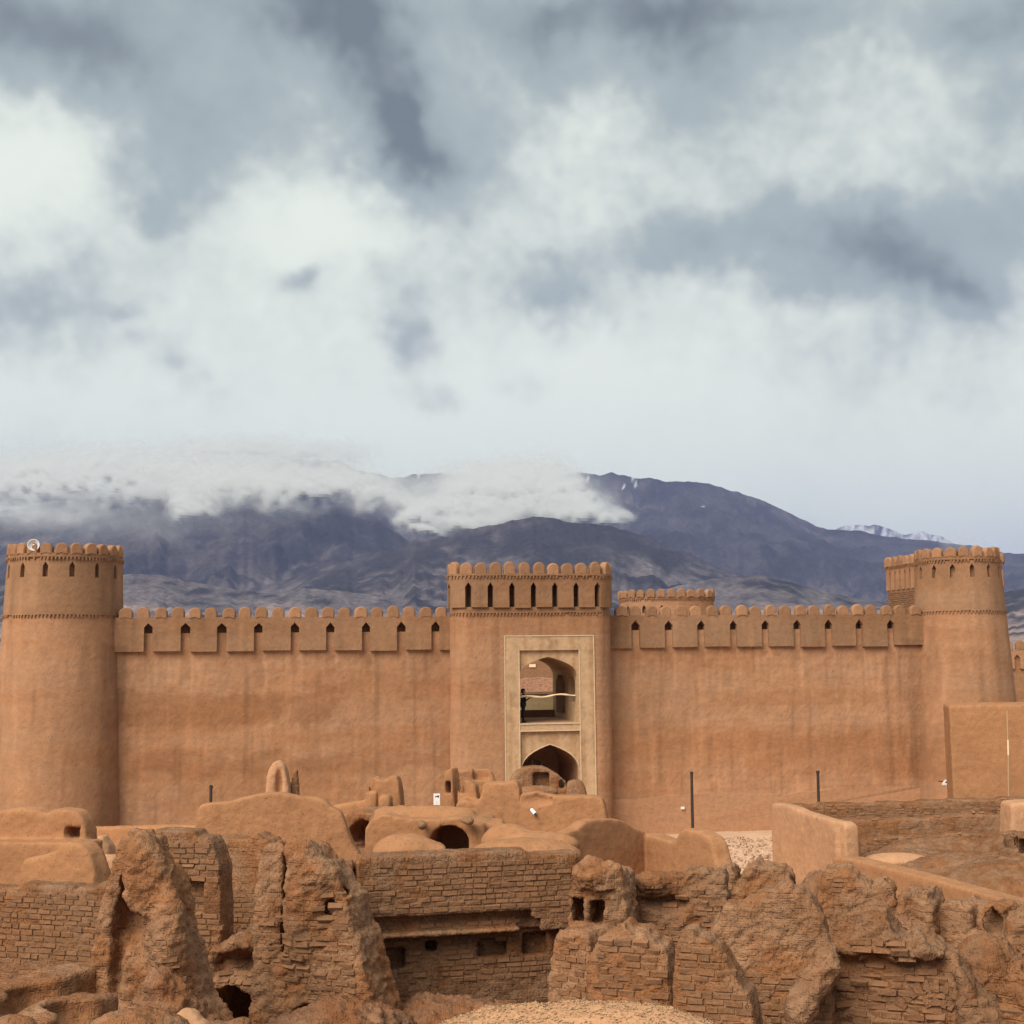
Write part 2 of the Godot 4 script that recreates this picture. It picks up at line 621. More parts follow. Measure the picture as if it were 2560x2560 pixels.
func sky_picture() -> ImageTexture:
	var w1 := noise(1.0, 4, 71)
	var w2 := noise(1.0, 5, 72)
	var r := RandomNumberGenerator.new()
	r.seed = 44
	var banks := CLOUD_BANKS.duplicate()
	for i in 150:   # the same kind of clouds over the rest of the sky
		var el := rad_to_deg(asin(r.randf_range(0.03, 0.98)))
		var az := r.randf_range(-180, 180)
		if absf(az) < 32 and el < 34:
			continue
		banks.append([az, el, r.randf_range(2.0, 8.0), r.randf_range(1.2, 4.0), r.randf_range(-40, 40), r.randf_range(0.1, 0.55) if i % 5 else -0.15])
	var sectors := []
	for i in 36:
		sectors.append([])
	for b in banks:
		b.append(cos(deg_to_rad(b[4]))); b.append(sin(deg_to_rad(b[4])))
		for i in 36:
			var away: float = absf(wrapf(i * 10.0 - 175.0 - b[0], -180, 180)) - 10.0
			if away * cos(deg_to_rad(minf(b[1] + 4.0, 80.0))) < 3.2 * maxf(b[2], b[3]):
				sectors[i].append(b)
	var make := func(w: int, h: int, x0: int, x1: int, y0: int, y1: int) -> Image:
		var rows := []
		rows.resize(y1 - y0)
		var one_row := func(i: int):
			var el := (0.5 - (y0 + i + 0.5) / h) * PI
			var row := PackedFloat32Array()
			for x in range(x0, x1):
				var az := ((x + 0.5) / w - 0.5) * TAU
				var c := sky_colour(Vector3(sin(az) * cos(el), sin(el), -cos(az) * cos(el)), w1, w2, sectors[clampi(int((rad_to_deg(az) + 180.0) / 10.0), 0, 35)]) / EXPOSURE
				row.append(c.x); row.append(c.y); row.append(c.z)
			rows[i] = row
		WorkerThreadPool.wait_for_group_task_completion(WorkerThreadPool.add_group_task(one_row, y1 - y0, -1, true))
		var all_rows := PackedFloat32Array()
		for row in rows:
			all_rows.append_array(row)
		return Image.create_from_data(x1 - x0, y1 - y0, false, Image.FORMAT_RGBF, all_rows.to_byte_array())
	# the whole sky coarsely, then the quarter in view with more samples of the same clouds
	var low: Image = make.call(256, 128, 0, 256, 0, 66)
	var all := Image.create_empty(256, 128, false, Image.FORMAT_RGBF)
	all.fill(Color(0.42, 0.36, 0.30))
	all.blit_rect(low, Rect2i(0, 0, 256, 66), Vector2i.ZERO)
	all.resize(4096, 2048, Image.INTERPOLATE_CUBIC)
	var x0 := 2048 - 400
	var y1 := 1030
	var y0 := 1024 - 390
	var near: Image = make.call(4096, 2048, x0, 4096 - x0, y0, y1)
	all.blit_rect(near, Rect2i(0, 0, near.get_width(), near.get_height()), Vector2i(x0, y0))
	# a panorama begins straight ahead, so the two halves change places
	var turned := Image.create_empty(4096, 2048, false, Image.FORMAT_RGBF)
	turned.blit_rect(all, Rect2i(2048, 0, 2048, 2048), Vector2i.ZERO)
	turned.blit_rect(all, Rect2i(0, 0, 2048, 2048), Vector2i(2048, 0))
	return ImageTexture.create_from_image(turned)

# ---------------------------------------------------------------- land
func land_height(x: float, z: float) -> float:
	var zz := -z
	var h := 0.0
	h = lerpf(0.0, 1.5, smoothstep(35.0, 25.0, zz)) * smoothstep(60.0, 30.0, absf(x))
	h += lerpf(0.0, 4.4, smoothstep(15.0, 6.0, zz)) * smoothstep(30.0, 12.0, absf(x))
	if absf(x) < 60.0 and zz < 66.0 and zz > -30.0:
		h += 0.10 * fbm.get_noise_2d(x * 0.5, z * 0.5) + 0.05 * fbm.get_noise_2d(x * 2.0, z * 2.0)
	return h

func ground_tint(p: Vector3) -> Color:
	var a := fbm.get_noise_3dv(p * 0.2)
	var zz := -p.z
	var c := Color(0.84, 0.57, 0.39)
	var soil := Color(0.30, 0.16, 0.085)
	var f := smoothstep(46.0, 40.0, zz + 3.0 * a)
	if zz > 150.0 or zz < -40.0 or absf(p.x) > 80.0:
		return shade(Color(0.40, 0.28, 0.22), 1.0 + 0.1 * a)
	c = c.lerp(soil, f)
	return shade(c, 1.0 + 0.15 * a + 0.12 * fbm.get_noise_3dv(p * 1.7))

func ground():
	var xs := PackedFloat32Array()
	var zs := PackedFloat32Array()
	for v in [-16000, -8000, -4000, -2000, -1000, -500, -250, -120, -70]: xs.append(v)
	var q := -45.0
	while q <= 45.0:
		xs.append(q); q += 0.5
	for v in [70, 120, 250, 500, 1000, 2000, 4000, 8000, 16000]: xs.append(v)
	for v in [16000, 4000, 1000, 250, 80, 30, 12]: zs.append(v)
	q = 4.0
	while q >= -72.0:
		zs.append(q); q -= 0.5
	for v in [-90, -120, -200, -400, -800, -1600, -16000]: zs.append(v)
	var b := MB.new(ground_tint)
	var at := func(i: int, j: int) -> Vector3: return Vector3(xs[i], land_height(xs[i], zs[j]), zs[j])
	var nor := func(i: int, j: int) -> Vector3:
		var e := 0.3
		return Vector3(land_height(xs[i] - e, zs[j]) - land_height(xs[i] + e, zs[j]), 2 * e, land_height(xs[i], zs[j] - e) - land_height(xs[i], zs[j] + e)).normalized()
	for i in xs.size() - 1:
		for j in zs.size() - 1:
			var a: Vector3 = at.call(i, j); var c: Vector3 = at.call(i + 1, j); var d: Vector3 = at.call(i + 1, j + 1); var e: Vector3 = at.call(i, j + 1)
			var na: Vector3 = nor.call(i, j); var nc: Vector3 = nor.call(i + 1, j); var nd: Vector3 = nor.call(i + 1, j + 1); var ne: Vector3 = nor.call(i, j + 1)
			b.tri(a, c, d, na, nc, nd); b.tri(a, d, e, na, nd, ne)
	var o := single("ground", b.done(), M.gravel)
	o.set_meta("kind", "structure")

func crest(c: Array, x: float) -> float:
	var i := 0
	while i < c.size() - 4 and x > c[i + 2]:
		i += 2
	var f: float = clampf((x - c[i]) / (c[i + 2] - c[i]), 0, 1)
	return lerpf(c[i + 1], c[i + 3], f)

func mountains():
	var rough := noise(1.0, 5, 90)
	var cols := 640
	var rows := 330
	var z_near := 1150.0
	var z_far := 15500.0
	var pos := PackedVector3Array()
	var col := PackedColorArray()
	var wet := []
	pos.resize((cols + 1) * (rows + 1)); col.resize(pos.size())
	for j in rows + 1:
		var zz := z_near * pow(z_far / z_near, float(j) / rows)
		for i in cols + 1:
			var x := lerpf(-0.60, 0.60, float(i) / cols) * zz
			var h := 2.0 + 78.0 * smoothstep(1300.0, 3300.0, zz) * (0.8 + 0.2 * rough.get_noise_2d(x * 0.0006, 5.0))
			var mid := 0.0
			var high := 0.0
			var who := -1
			var wob := rough.get_noise_2d(x * 0.0008, zz * 0.0008 + 50.0)
			for r in RANGES.size():
				var a: Array = RANGES[r]
				var dz: float = zz - a[0]
				var t: float = 1.0 + dz / a[1] if dz < 0.0 else 1.0 - dz / a[2]
				if t <= 0.0:
					continue
				var peak: float = crest(a[3], x * lerpf(1.0, a[0] / zz, 0.6))
				# spurs run down from the crest; the crest itself keeps its height
				var sc: float = 0.0009 * 5000.0 / a[0]
				var rr := ridge.get_noise_2d(x * sc + 0.35 * wob, zz * sc * 0.55 + r * 13.0 + 0.3 * wob)
				var gully := clampf(0.5 - 0.5 * rr, 0.0, 1.0)
				var shape := pow(t, 1.12) * (1.0 - 0.85 * gully * pow(1.0 - t, 0.6))
				var hh: float = peak * shape + (1.0 - t) * 0.0
				if hh > h:
					h = hh; mid = gully; who = r; high = t
			var scale := clampf((zz - 1500.0) / 2500.0, 0, 1)
			h += scale * lerpf(1.0, 0.3, smoothstep(0.55, 1.0, high)) * (0.0050 * zz * rough.get_noise_2d(x * 0.006 * 5000 / zz, zz * 0.006 * 5000 / zz) + 0.0034 * zz * ridge.get_noise_2d(x * 0.009 * 5000 / zz, zz * 0.009 * 5000 / zz))
			if j == 0 or j == rows:
				h = -30.0
			var k := j * (cols + 1) + i
			pos[k] = Vector3(x, h, -zz)
			# bare violet rock, paler scree in the lower gullies, tan alluvial fan at the foot, last snow on the far crests
			var n1 := rough.get_noise_2d(x * 0.0016, zz * 0.0016)
			var n2 := rough.get_noise_2d(x * 0.009, zz * 0.009 + 70.0)
			var c := Color(0.034, 0.032, 0.038).lerp(Color(0.102, 0.092, 0.097), clampf(0.42 + 1.5 * n1 + 0.8 * n2, 0, 1))
			var scree := 1.9 * mid - 1.02 + 0.55 * n1 + 0.75 * n2 + 0.75 * smoothstep(420.0, 130.0, h)
			if scree > 0.0:
				c = c.lerp(Color(0.215, 0.185, 0.185), clampf(scree * 1.6, 0, 0.8))
			var fan := 0.9 * n1 + 0.6 * n2 + 0.5 * mid + 0.85 - h / 105.0
			if fan > 0.0:
				c = c.lerp(Color(0.46, 0.335, 0.285), clampf(fan * 2.0, 0, 1))
			if who == 0:
				c = shade(c, 0.8)
			if who == 4 and n2 + 0.5 * n1 > -0.16:
				c = Color(0.78, 0.80, 0.84) if n2 + 0.5 * n1 > 0.0 else Color(0.35, 0.35, 0.40)
			elif who == 0 and h > 780.0:
				var sn := rough.get_noise_2d(x * 0.02 + h * 0.012, h * 0.004 + 8.0) + (h - 1090.0) / 700.0
				if sn > 0.50:
					c = Color(0.78, 0.80, 0.84)
			col[k] = c
	var nor := PackedVector3Array()
	nor.resize(pos.size())
	var idx := PackedInt32Array()
	for j in rows + 1:
		for i in cols + 1:
			var k := j * (cols + 1) + i
			var dx := pos[k + (1 if i < cols else 0)] - pos[k - (1 if i > 0 else 0)]
			var dz := pos[k + (cols + 1 if j < rows else 0)] - pos[k - (cols + 1 if j > 0 else 0)]
			var n := dx.cross(dz).normalized()
			nor[k] = n if n.y > 0 else -n
			if i < cols and j < rows:
				idx.append_array([k, k + cols + 2, k + 1, k, k + cols + 1, k + cols + 2])
	var a := []
	a.resize(Mesh.ARRAY_MAX)
	a[Mesh.ARRAY_VERTEX] = pos; a[Mesh.ARRAY_NORMAL] = nor; a[Mesh.ARRAY_COLOR] = col; a[Mesh.ARRAY_INDEX] = idx
	var m := ArrayMesh.new()
	m.add_surface_from_arrays(Mesh.PRIMITIVE_TRIANGLES, a)
	single("mountains", m, M.rock).set_meta("kind", "structure")

# cloud lying on the slopes: slices through the banks, each bulging towards the viewer and thin where the cloud is thin
func clouds():
	var holder := Node3D.new()
	holder.name = "mountain_clouds"
	holder.set_meta("kind", "stuff")
	holder.set_meta("label", "white cloud banks drifting across the mountain slopes")
	holder.set_meta("category", "clouds")
	add_child(holder)
	var m := StandardMaterial3D.new()
	m.resource_name = "cloud"
	m.vertex_color_use_as_albedo = true
	m.transparency = BaseMaterial3D.TRANSPARENCY_ALPHA
	m.roughness = 1.0
	m.metallic_specular = 0.0
	var w := noise(1.0, 3, 61)
	for q in BILLOWS:
		var z0: float = -q[0]
		var step: float = q[0] * 0.0017
		var x0 := 1e9; var x1 := -1e9; var y0 := 1e9; var y1 := -1e9
		for b in q[1]:
			x0 = minf(x0, b[0] - 2.0 * b[2]); x1 = maxf(x1, b[0] + 2.0 * b[2])
			y0 = minf(y0, b[1] - 2.0 * b[3]); y1 = maxf(y1, b[1] + 2.0 * b[3])
		var nx := ceili((x1 - x0) / step)
		var ny := ceili((y1 - y0) / step)
		var v := PackedVector3Array(); var col := PackedColorArray(); var nor := PackedVector3Array(); var idx := PackedInt32Array()
		for j in ny + 1:
			for i in nx + 1:
				var x := x0 + i * step
				var y := y0 + j * step
				var f := 5000.0 / q[0] as float
				var wx := x + 55.0 * w.get_noise_3d(x * 0.006, y * 0.008, z0) + 11.0 * w.get_noise_3d(x * 0.025, y * 0.03, z0)
				var wy := y + 34.0 * w.get_noise_3d(x * 0.006 + 50.0, y * 0.008, z0) + 8.0 * w.get_noise_3d(x * 0.025 + 50.0, y * 0.03, z0)
				var d := 0.0
				for b in q[1]:
					var dx: float = (wx - b[0]) / b[2]
					var dy: float = (wy - b[1]) / b[3]
					var rr := dx * dx + dy * dy
					if rr < 6.0:
						d += b[4] * exp(-rr * 1.1)
				d *= 1.0 + 0.3 * w.get_noise_3d(x * 0.012, y * 0.016, z0 + 9.0)
				d = d * d / (d + 0.22)
				var a := 1.0 - exp(-2.3 * d)
				v.append(Vector3(x, y, z0 + 90.0 * sqrt(d) + 8.0 * w.get_noise_3d(x * 0.010, y * 0.012, z0 + 30.0)))
				col.append(Color(0.475, 0.515, 0.515, a))
		for j in ny + 1:
			for i in nx + 1:
				var k := j * (nx + 1) + i
				var tx := v[k + (1 if i < nx else 0)] - v[k - (1 if i > 0 else 0)]
				var ty := v[k + (nx + 1 if j < ny else 0)] - v[k - (nx + 1 if j > 0 else 0)]
				nor.append((tx.cross(ty).normalized() * 0.1 + Vector3(0, 0.3, 0.95) * 0.9).normalized())
				if i < nx and j < ny and col[k].a + col[k + 1].a + col[k + nx + 1].a + col[k + nx + 2].a > 0.01:
					idx.append_array([k, k + nx + 1, k + 1, k + 1, k + nx + 1, k + nx + 2])
		var arr := []
		arr.resize(Mesh.ARRAY_MAX)
		arr[Mesh.ARRAY_VERTEX] = v; arr[Mesh.ARRAY_NORMAL] = nor; arr[Mesh.ARRAY_COLOR] = col; arr[Mesh.ARRAY_INDEX] = idx
		var mesh := ArrayMesh.new()
		mesh.add_surface_from_arrays(Mesh.PRIMITIVE_TRIANGLES, arr)
		put("cloud", mesh, m, holder)

# ---------------------------------------------------------------- fortress
func merlon_mesh(w: float, h: float, d: float, tone: float, sd: int) -> ArrayMesh:
	var r := RandomNumberGenerator.new()
	r.seed = sd
	var lean := r.randf_range(-0.015, 0.015)
	var outline := func(inset: float) -> PackedVector2Array:
		var o := PackedVector2Array()
		var hw := w / 2 - inset
		var top := h - inset * 0.8
		o.append(Vector2(-hw, -0.05)); o.append(Vector2(-hw, top * 0.42))
		for i in range(1, 12):
			var a := PI - PI * i / 12.0
			o.append(Vector2(cos(a) * hw + lean * sin(a), top * 0.42 + sin(a) * top * 0.58))
		o.append(Vector2(hw, top * 0.42)); o.append(Vector2(hw, -0.05))
		return o
	var b := MB.new(func(p: Vector3) -> Color: return shade(PLASTER, tone * (1.0 + 0.08 * fbm.get_noise_3dv(p * 2.0 + Vector3(sd, 0, 0)))))
	var layers := [[0.06, d / 2], [0.02, d / 2 - 0.03], [0.0, d / 2 - 0.08], [0.0, -d / 2 + 0.08], [0.06, -d / 2]]
	for k in layers.size() - 1:
		var p: PackedVector2Array = outline.call(layers[k][0])
		var q: PackedVector2Array = outline.call(layers[k + 1][0])
		for i in p.size() - 1:
			var mid := (p[i] + p[i + 1]) / 2
			b.quad(Vector3(p[i].x, p[i].y, layers[k][1]), Vector3(p[i + 1].x, p[i + 1].y, layers[k][1]), Vector3(q[i + 1].x, q[i + 1].y, layers[k + 1][1]), Vector3(q[i].x, q[i].y, layers[k + 1][1]), Vector3(mid.x, mid.y - h * 0.3, layers[k][1] + layers[k + 1][1]))
	for s in 2:
		var p: PackedVector2Array = outline.call(layers[-1 if s else 0][0])
		var z: float = layers[-1 if s else 0][1]
		for i in p.size() - 1:
			b.flat(Vector3(0, 0.02, z), Vector3(p[i].x, p[i].y, z), Vector3(p[i + 1].x, p[i + 1].y, z), Vector3(0, 0, z))
	return b.done()

var merlons := []

func row_of_merlons(root: Node3D, l: Plan, t0: float, t1: float, gap: float, y: float, off: float, w: float, h: float, setback := 0.0):
	var n := roundi((t1 - t0) / gap)
	for i in n + 1:
		var t := lerpf(t0, t1, float(i) / n) + rng.randf_range(-0.035, 0.035)
		var nn := l.normal(t)
		var o := put("merlon", merlons[rng.randi() % merlons.size()], M.plaster, root, l.at(t, y, off - (setback if i % 2 else 0.0)) - root.position, Vector3(rng.randf_range(-0.03, 0.03), atan2(nn.x, nn.z) + rng.randf_range(-0.05, 0.05), rng.randf_range(-0.035, 0.035)))
		o.scale = Vector3(w / 0.6 * rng.randf_range(0.92, 1.07), h / 0.56 * rng.randf_range(0.9, 1.08), 1.0)

func panel_outline(a: float, e: float, hw: float, low: float, spring: float, apex: float, top: float, left_slot := true, right_slot := true) -> PackedVector2Array:
	var q := PackedVector2Array()
	if left_slot:
		q.append_array([Vector2(a, top), Vector2(a, apex), Vector2(a + hw * 0.55, lerpf(spring, apex, 0.45)), Vector2(a + hw, spring), Vector2(a + hw, low)])
	else:
		q.append_array([Vector2(a, top), Vector2(a, low)])
	if right_slot:
		q.append_array([Vector2(e - hw, low), Vector2(e - hw, spring), Vector2(e - hw * 0.55, lerpf(spring, apex, 0.45)), Vector2(e, apex), Vector2(e, top)])
	else:
		q.append_array([Vector2(e, low), Vector2(e, top)])
	return q

# a thin ledge with a row of small teeth under it
func tooth_band(root: Node3D, l: Plan, t0: float, t1: float, y: float, off: float):
	var b := MB.new(parapet_tint)
	var t := t0
	while t < t1 - 0.01:
		var e := minf(t + 0.5, t1)
		var wob := 0.02 * fine.get_noise_2d(t * 1.3, y)
		ext(b, l, PackedVector2Array([Vector2(t, y + 0.06 + wob), Vector2(e, y + 0.06 + wob), Vector2(e, y + 0.10 + wob), Vector2(t, y + 0.10 + wob)]), off + 0.075, off - 0.05)
		t = e
	t = t0 + 0.05
	while t < t1 - 0.15:
		if rng.randf() > 0.08:
			var wob := 0.02 * fine.get_noise_2d(t * 1.3, y)
			var d := 0.05 + 0.03 * rng.randf()
			ext(b, l, PackedVector2Array([Vector2(t + 0.03, y - 0.075 + wob), Vector2(t + 0.07, y - 0.075 + wob), Vector2(t + 0.10, y + 0.058 + wob), Vector2(t, y + 0.058 + wob)]), off + d, off - 0.05)
		t += 0.165
	put("tooth_band", b.done(root.position), M.plaster, root).set_meta("kind", "stuff")

func curtain_wall(label: String, s0: float, s1: float, slot0: float, slots: int, gap: float, mer0: float, mer1: float):
	var root := thing("curtain_wall", label, "fortress wall", fw((s0 + s1) / 2, 0, -1), 0.0, "curtain walls of the fortress")
	var l := line_plan(s0, s1, 0.0)
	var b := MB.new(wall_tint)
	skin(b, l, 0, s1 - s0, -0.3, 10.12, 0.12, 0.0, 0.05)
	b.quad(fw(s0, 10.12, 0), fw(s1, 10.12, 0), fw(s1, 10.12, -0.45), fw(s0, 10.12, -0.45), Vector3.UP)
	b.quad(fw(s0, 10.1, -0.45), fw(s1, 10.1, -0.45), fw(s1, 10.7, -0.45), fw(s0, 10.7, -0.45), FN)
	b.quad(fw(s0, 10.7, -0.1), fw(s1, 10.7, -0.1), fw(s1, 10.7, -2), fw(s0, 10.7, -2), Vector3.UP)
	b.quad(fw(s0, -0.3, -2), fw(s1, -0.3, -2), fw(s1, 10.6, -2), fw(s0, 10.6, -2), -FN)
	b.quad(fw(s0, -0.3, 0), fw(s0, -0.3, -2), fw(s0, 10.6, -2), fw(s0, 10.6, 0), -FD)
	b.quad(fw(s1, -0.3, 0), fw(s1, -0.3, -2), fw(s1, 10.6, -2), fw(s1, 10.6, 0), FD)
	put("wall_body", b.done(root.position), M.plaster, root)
	var edges := [0.0]
	for i in slots:
		edges.append(slot0 + gap * i - s0)
	edges.append(s1 - s0)
	for i in edges.size() - 1:
		var low := 9.23 + rng.randf_range(-0.035, 0.035)
		var q := split_edges(panel_outline(edges[i], edges[i + 1], 0.21 + rng.randf_range(-0.025, 0.025), low, 10.36 + rng.randf_range(-0.04, 0.04), 10.6 + rng.randf_range(-0.04, 0.03), 10.86, i > 0, i < edges.size() - 2), 0.4)
		put("parapet_panel", ext(MB.new(parapet_tint), l, q, 0.21 + rng.randf_range(-0.012, 0.012), -0.2, 0.16).done(root.position), M.plaster, root)
	row_of_merlons(root, l, mer0 - s0, mer1 - s0, 0.79, 10.86, 0.06, 0.62, 0.5, 0.09)

func round_tower(label: String, at: Vector3, r: float, batter: float) -> Node3D:
	var root := thing("round_tower", label, "tower", at, 0.0, "round corner towers")
	var l := ring_plan(at, r)
	l.batter = batter
	l.y_top = 13.9
	var b := MB.new(tower_tint)
	skin(b, l, 0, l.length(), -0.3, 12.72, 0.16, 0.0, 0.0)
	skin(b, l, 0, l.length(), 12.72, 13.7, 0.3, -0.26, 0.0)
	for i in 48:
		var t0 := l.length() * i / 48
		var t1 := l.length() * (i + 1) / 48
		b.flat(Vector3(at.x, 12.9, at.z), l.at(t0, 12.9, -0.28), l.at(t1, 12.9, -0.28), Vector3.UP)
		b.quad(l.at(t0, 12.72, 0.0), l.at(t1, 12.72, 0.0), l.at(t1, 12.72, -0.3), l.at(t0, 12.72, -0.3), Vector3.UP)
	put("tower_body", b.done(root.position), M.plaster, root)
	var k := 14
	for i in k:
		var a := l.length() * i / k
		var e := l.length() * (i + 1) / k
		var q := split_edges(panel_outline(a, e, 0.125, 12.72, 13.22, 13.42, 13.82), 0.2)
		put("parapet_panel", ext(MB.new(parapet_tint), l, q, 0.0, -0.22).done(root.position), M.plaster, root)
	var n := roundi(l.length() / 0.70)
	row_of_merlons(root, l, 0, l.length() * (n - 1) / n, l.length() / n, 13.82, -0.16, 0.58, 0.5)
	tooth_band(root, l, 0, l.length(), 13.58, 0.0)
	tooth_band(root, l, 0, l.length(), 10.92, 0.0)
	return root

func fortress():
	for i in 6:
		merlons.append(merlon_mesh(0.6, 0.56, 0.36, [0.84, 0.78, 0.94, 0.82, 1.02, 0.76][i], i))
	curtain_wall("long crenellated fortress wall between the left round tower and the gate", -21.5, -2.4, -17.57, 9, 1.711, -18.6, -3.6)
	curtain_wall("long crenellated fortress wall between the gate and the right round tower", 4.6, 23.6, 6.25, 9, 1.715, 5.5, 21.4)
	round_tower("round crenellated mud tower at the left edge with a round lamp on top", fw(-21.6, 0, -1.0), 2.62, 0.036)
	round_tower("round crenellated mud tower at the right beside a lower plaster building", fw(24.15, 0, -0.25), 2.14, 0.062)
	# plinth of newer plaster along the foot of the right-hand wall
	var l := line_plan(4.9, 22.5, 0.0)
	var q := PackedVector2Array([Vector2(0, -0.3)])
	var top := PackedVector2Array()
	for i in 60:
		var t := 17.6 * i / 59.0
		q.append(Vector2(t, 1.75 + 0.25 * smoothstep(1.5, 6.0, t) + 0.10 * fbm.get_noise_2d(t * 0.6, 3.0) - 0.2 * smoothstep(7.5, 8.5, t) * smoothstep(12.0, 9.0, t)))
	q.append(Vector2(17.6, -0.3))
	var root := thing("plaster_plinth", "low band of newer plaster along the foot of the right wall", "plinth", fw(13, 0, 0))
	put("plinth_face", ext(MB.new(func(p: Vector3) -> Color: return shade(castle_tint(p), 1.15, -0.01)), l, q, 0.11, -0.1).done(root.position), M.plaster, root)

func strip(b: MB, l: Plan, a: PackedVector2Array, w: float, o_out: float, o_in: float):
	for i in a.size() - 1:
		var d := (a[i + 1] - a[i]).normalized()
		var k := Vector2(-d.y, d.x) * w
		ext(b, l, PackedVector2Array([a[i], a[i + 1] + d * w * 0.3, a[i + 1] + k + d * w * 0.3, a[i] + k]), o_out, o_in)

func gate():
	var root := thing("gate_tower", "tall gate tower with cream framed double arch in the centre of the wall", "gate tower", fw(0.7, 0, -1))
	var l := rounded_plan(-3.28, 4.72, -4.5, 1.8, 0.95, false, 1.35)
	var f0 := l.t[9] + 3.28 - 0.95     # t of s = 0 on the front
	var len := l.length()
	var b := MB.new(tower_tint)
	skin(b, l, 0, f0 - 0.76, -0.3, 11.25, 0.14, 0.0, 0.03)
	skin(b, l, f0 + 3.70, len, -0.3, 11.25, 0.14, 0.0, 0.03)
	skin(b, l, f0 - 0.76, f0 + 3.70, 9.87, 11.25, 0.14, 0.0, 0.02)
	skin(b, l, 0, len, 11.25, 12.7, 0.3, -0.62)
	for i in 60:
		b.quad(l.at(len * i / 60, 11.25, 0.0), l.at(len * (i + 1) / 60, 11.25, 0.0), l.at(len * (i + 1) / 60, 11.25, -0.7), l.at(len * i / 60, 11.25, -0.7), Vector3.UP)
		b.quad(l.at(len * i / 60, 12.7, -0.2), l.at(len * (i + 1) / 60, 12.7, -0.2), l.at(len * (i + 1) / 60, 12.7, -0.7), l.at(len * i / 60, 12.7, -0.7), Vector3.UP)
	for k in [[-1.93, -0.76, -0.3], [3.70, 4.72, -0.3], [-0.76, 3.70, 9.6]]:
		b.quad(fw(k[0], k[2], -4.5), fw(k[1], k[2], -4.5), fw(k[1], 12.8, -4.5), fw(k[0], 12.8, -4.5), -FN)
	b.quad(fw(-1.7, 11.9, -4.5), fw(4.6, 11.9, -4.5), fw(4.4, 11.9, 1.4), fw(-3.0, 11.9, 1.4), Vector3.UP)
	b.quad(fw(-1.8, 11.25, -4.5), fw(4.72, 11.25, -4.5), fw(4.4, 11.25, 1.5), fw(-3.0, 11.25, 1.5), Vector3.UP)
	put("tower_body", b.done(root.position), M.plaster, root)
	# parapet
	var first := f0 - 2.48 - 1.06 * 4
	var cuts := []
	for i in 16:
		var t := first + 1.06 * i
		if t > 0.2 and t < len - 0.2:
			cuts.append(t)
	for i in cuts.size() - 1:
		var q := split_edges(panel_outline(cuts[i], cuts[i + 1], 0.14, 11.22 + rng.randf_range(-0.02, 0.02), 12.22, 12.45, 12.86), 0.18)
		put("parapet_panel", ext(MB.new(parapet_tint), l, q, 0.12 + rng.randf_range(-0.01, 0.01), -0.24, 0.16).done(root.position), M.plaster, root)
	row_of_merlons(root, l, 0.4, len - 0.4, 0.712, 12.86, -0.08, 0.60, 0.56)
	tooth_band(root, l, 0.2, len - 0.2, 12.70, 0.12)
	tooth_band(root, l, 0.2, len - 0.2, 10.90, 0.0)
	# cream portal: frame, recessed panels, arches
	var fl := line_plan(0, 1, 1.8)
	var c := 1.42
	var w := 1.45
	var q := PackedVector2Array([Vector2(-0.76, -0.3), Vector2(-0.76, 9.87), Vector2(3.70, 9.87), Vector2(3.70, -0.3), Vector2(2.97, -0.3), Vector2(2.97, 9.15), Vector2(-0.06, 9.15), Vector2(-0.06, -0.3)])
	var frame := put("portal_frame", ext(MB.new(cream_tint), fl, q, 0.025, -0.22, 0.12).done(root.position), M.cream, root)
	var up := PackedVector2Array([Vector2(-0.2, 5.4), Vector2(-0.2, 9.3), Vector2(3.1, 9.3), Vector2(3.1, 5.4), Vector2(c + w, 5.4)])
	var ar := arch_points(c, w, 7.87, 8.83)
	ar.reverse()
	up.append_array(ar)
	up.append(Vector2(c - w, 5.4))
	put("upper_arch_panel", ext(MB.new(cream_tint), fl, up, -0.14, -0.5, 0.12).done(root.position), M.cream, root)
	var c2 := 1.46
	var w2 := 1.43
	var dn := PackedVector2Array([Vector2(-0.2, -0.3), Vector2(-0.2, 5.35), Vector2(3.1, 5.35), Vector2(3.1, -0.3), Vector2(c2 + w2, -0.3)])
	var ar2 := arch_points(c2, w2, 3.35, 4.62)
	ar2.reverse()
	dn.append_array(ar2)
	dn.append(Vector2(c2 - w2, -0.3))
	put("lower_arch_panel", ext(MB.new(cream_tint), fl, dn, -0.15, -0.5, 0.12).done(root.position), M.cream, root)
	put("sill", ext(MB.new(cream_tint), fl, PackedVector2Array([Vector2(-0.06, 5.30), Vector2(2.97, 5.30), Vector2(2.97, 5.66), Vector2(-0.06, 5.66)]), 0.01, -0.5).done(root.position), M.cream, root)
	# raised pale edges
	for e in [[Vector2(-0.76, 0), Vector2(-0.76, 9.84)], [Vector2(-0.76, 9.82), Vector2(3.70, 9.82)], [Vector2(3.65, 0), Vector2(3.65, 9.82)], [Vector2(2.92, 0), Vector2(2.92, 9.15)], [Vector2(-0.06, 0), Vector2(-0.06, 9.15)], [Vector2(-0.02, 5.60), Vector2(2.92, 5.60)], [Vector2(-0.02, 5.27), Vector2(2.92, 5.27)]]:
		var bb := MB.new(func(_p: Vector3) -> Color: return Color(0.80, 0.62, 0.42))
		var d: Vector2 = e[1] - e[0]
		var k := Vector2(0.045, 0) if absf(d.x) < 0.1 else Vector2(0, 0.045)
		var n := 14
		for i in n:
			var p0: Vector2 = e[0] + d * i / n
			var p1: Vector2 = e[0] + d * (i + 1) / n
			ext(bb, fl, PackedVector2Array([p0, p1, p1 + k, p0 + k]), 0.05 + rng.randf_range(-0.008, 0.008), -0.05)
		put("edge_bead", bb.done(root.position), M.cream, frame)
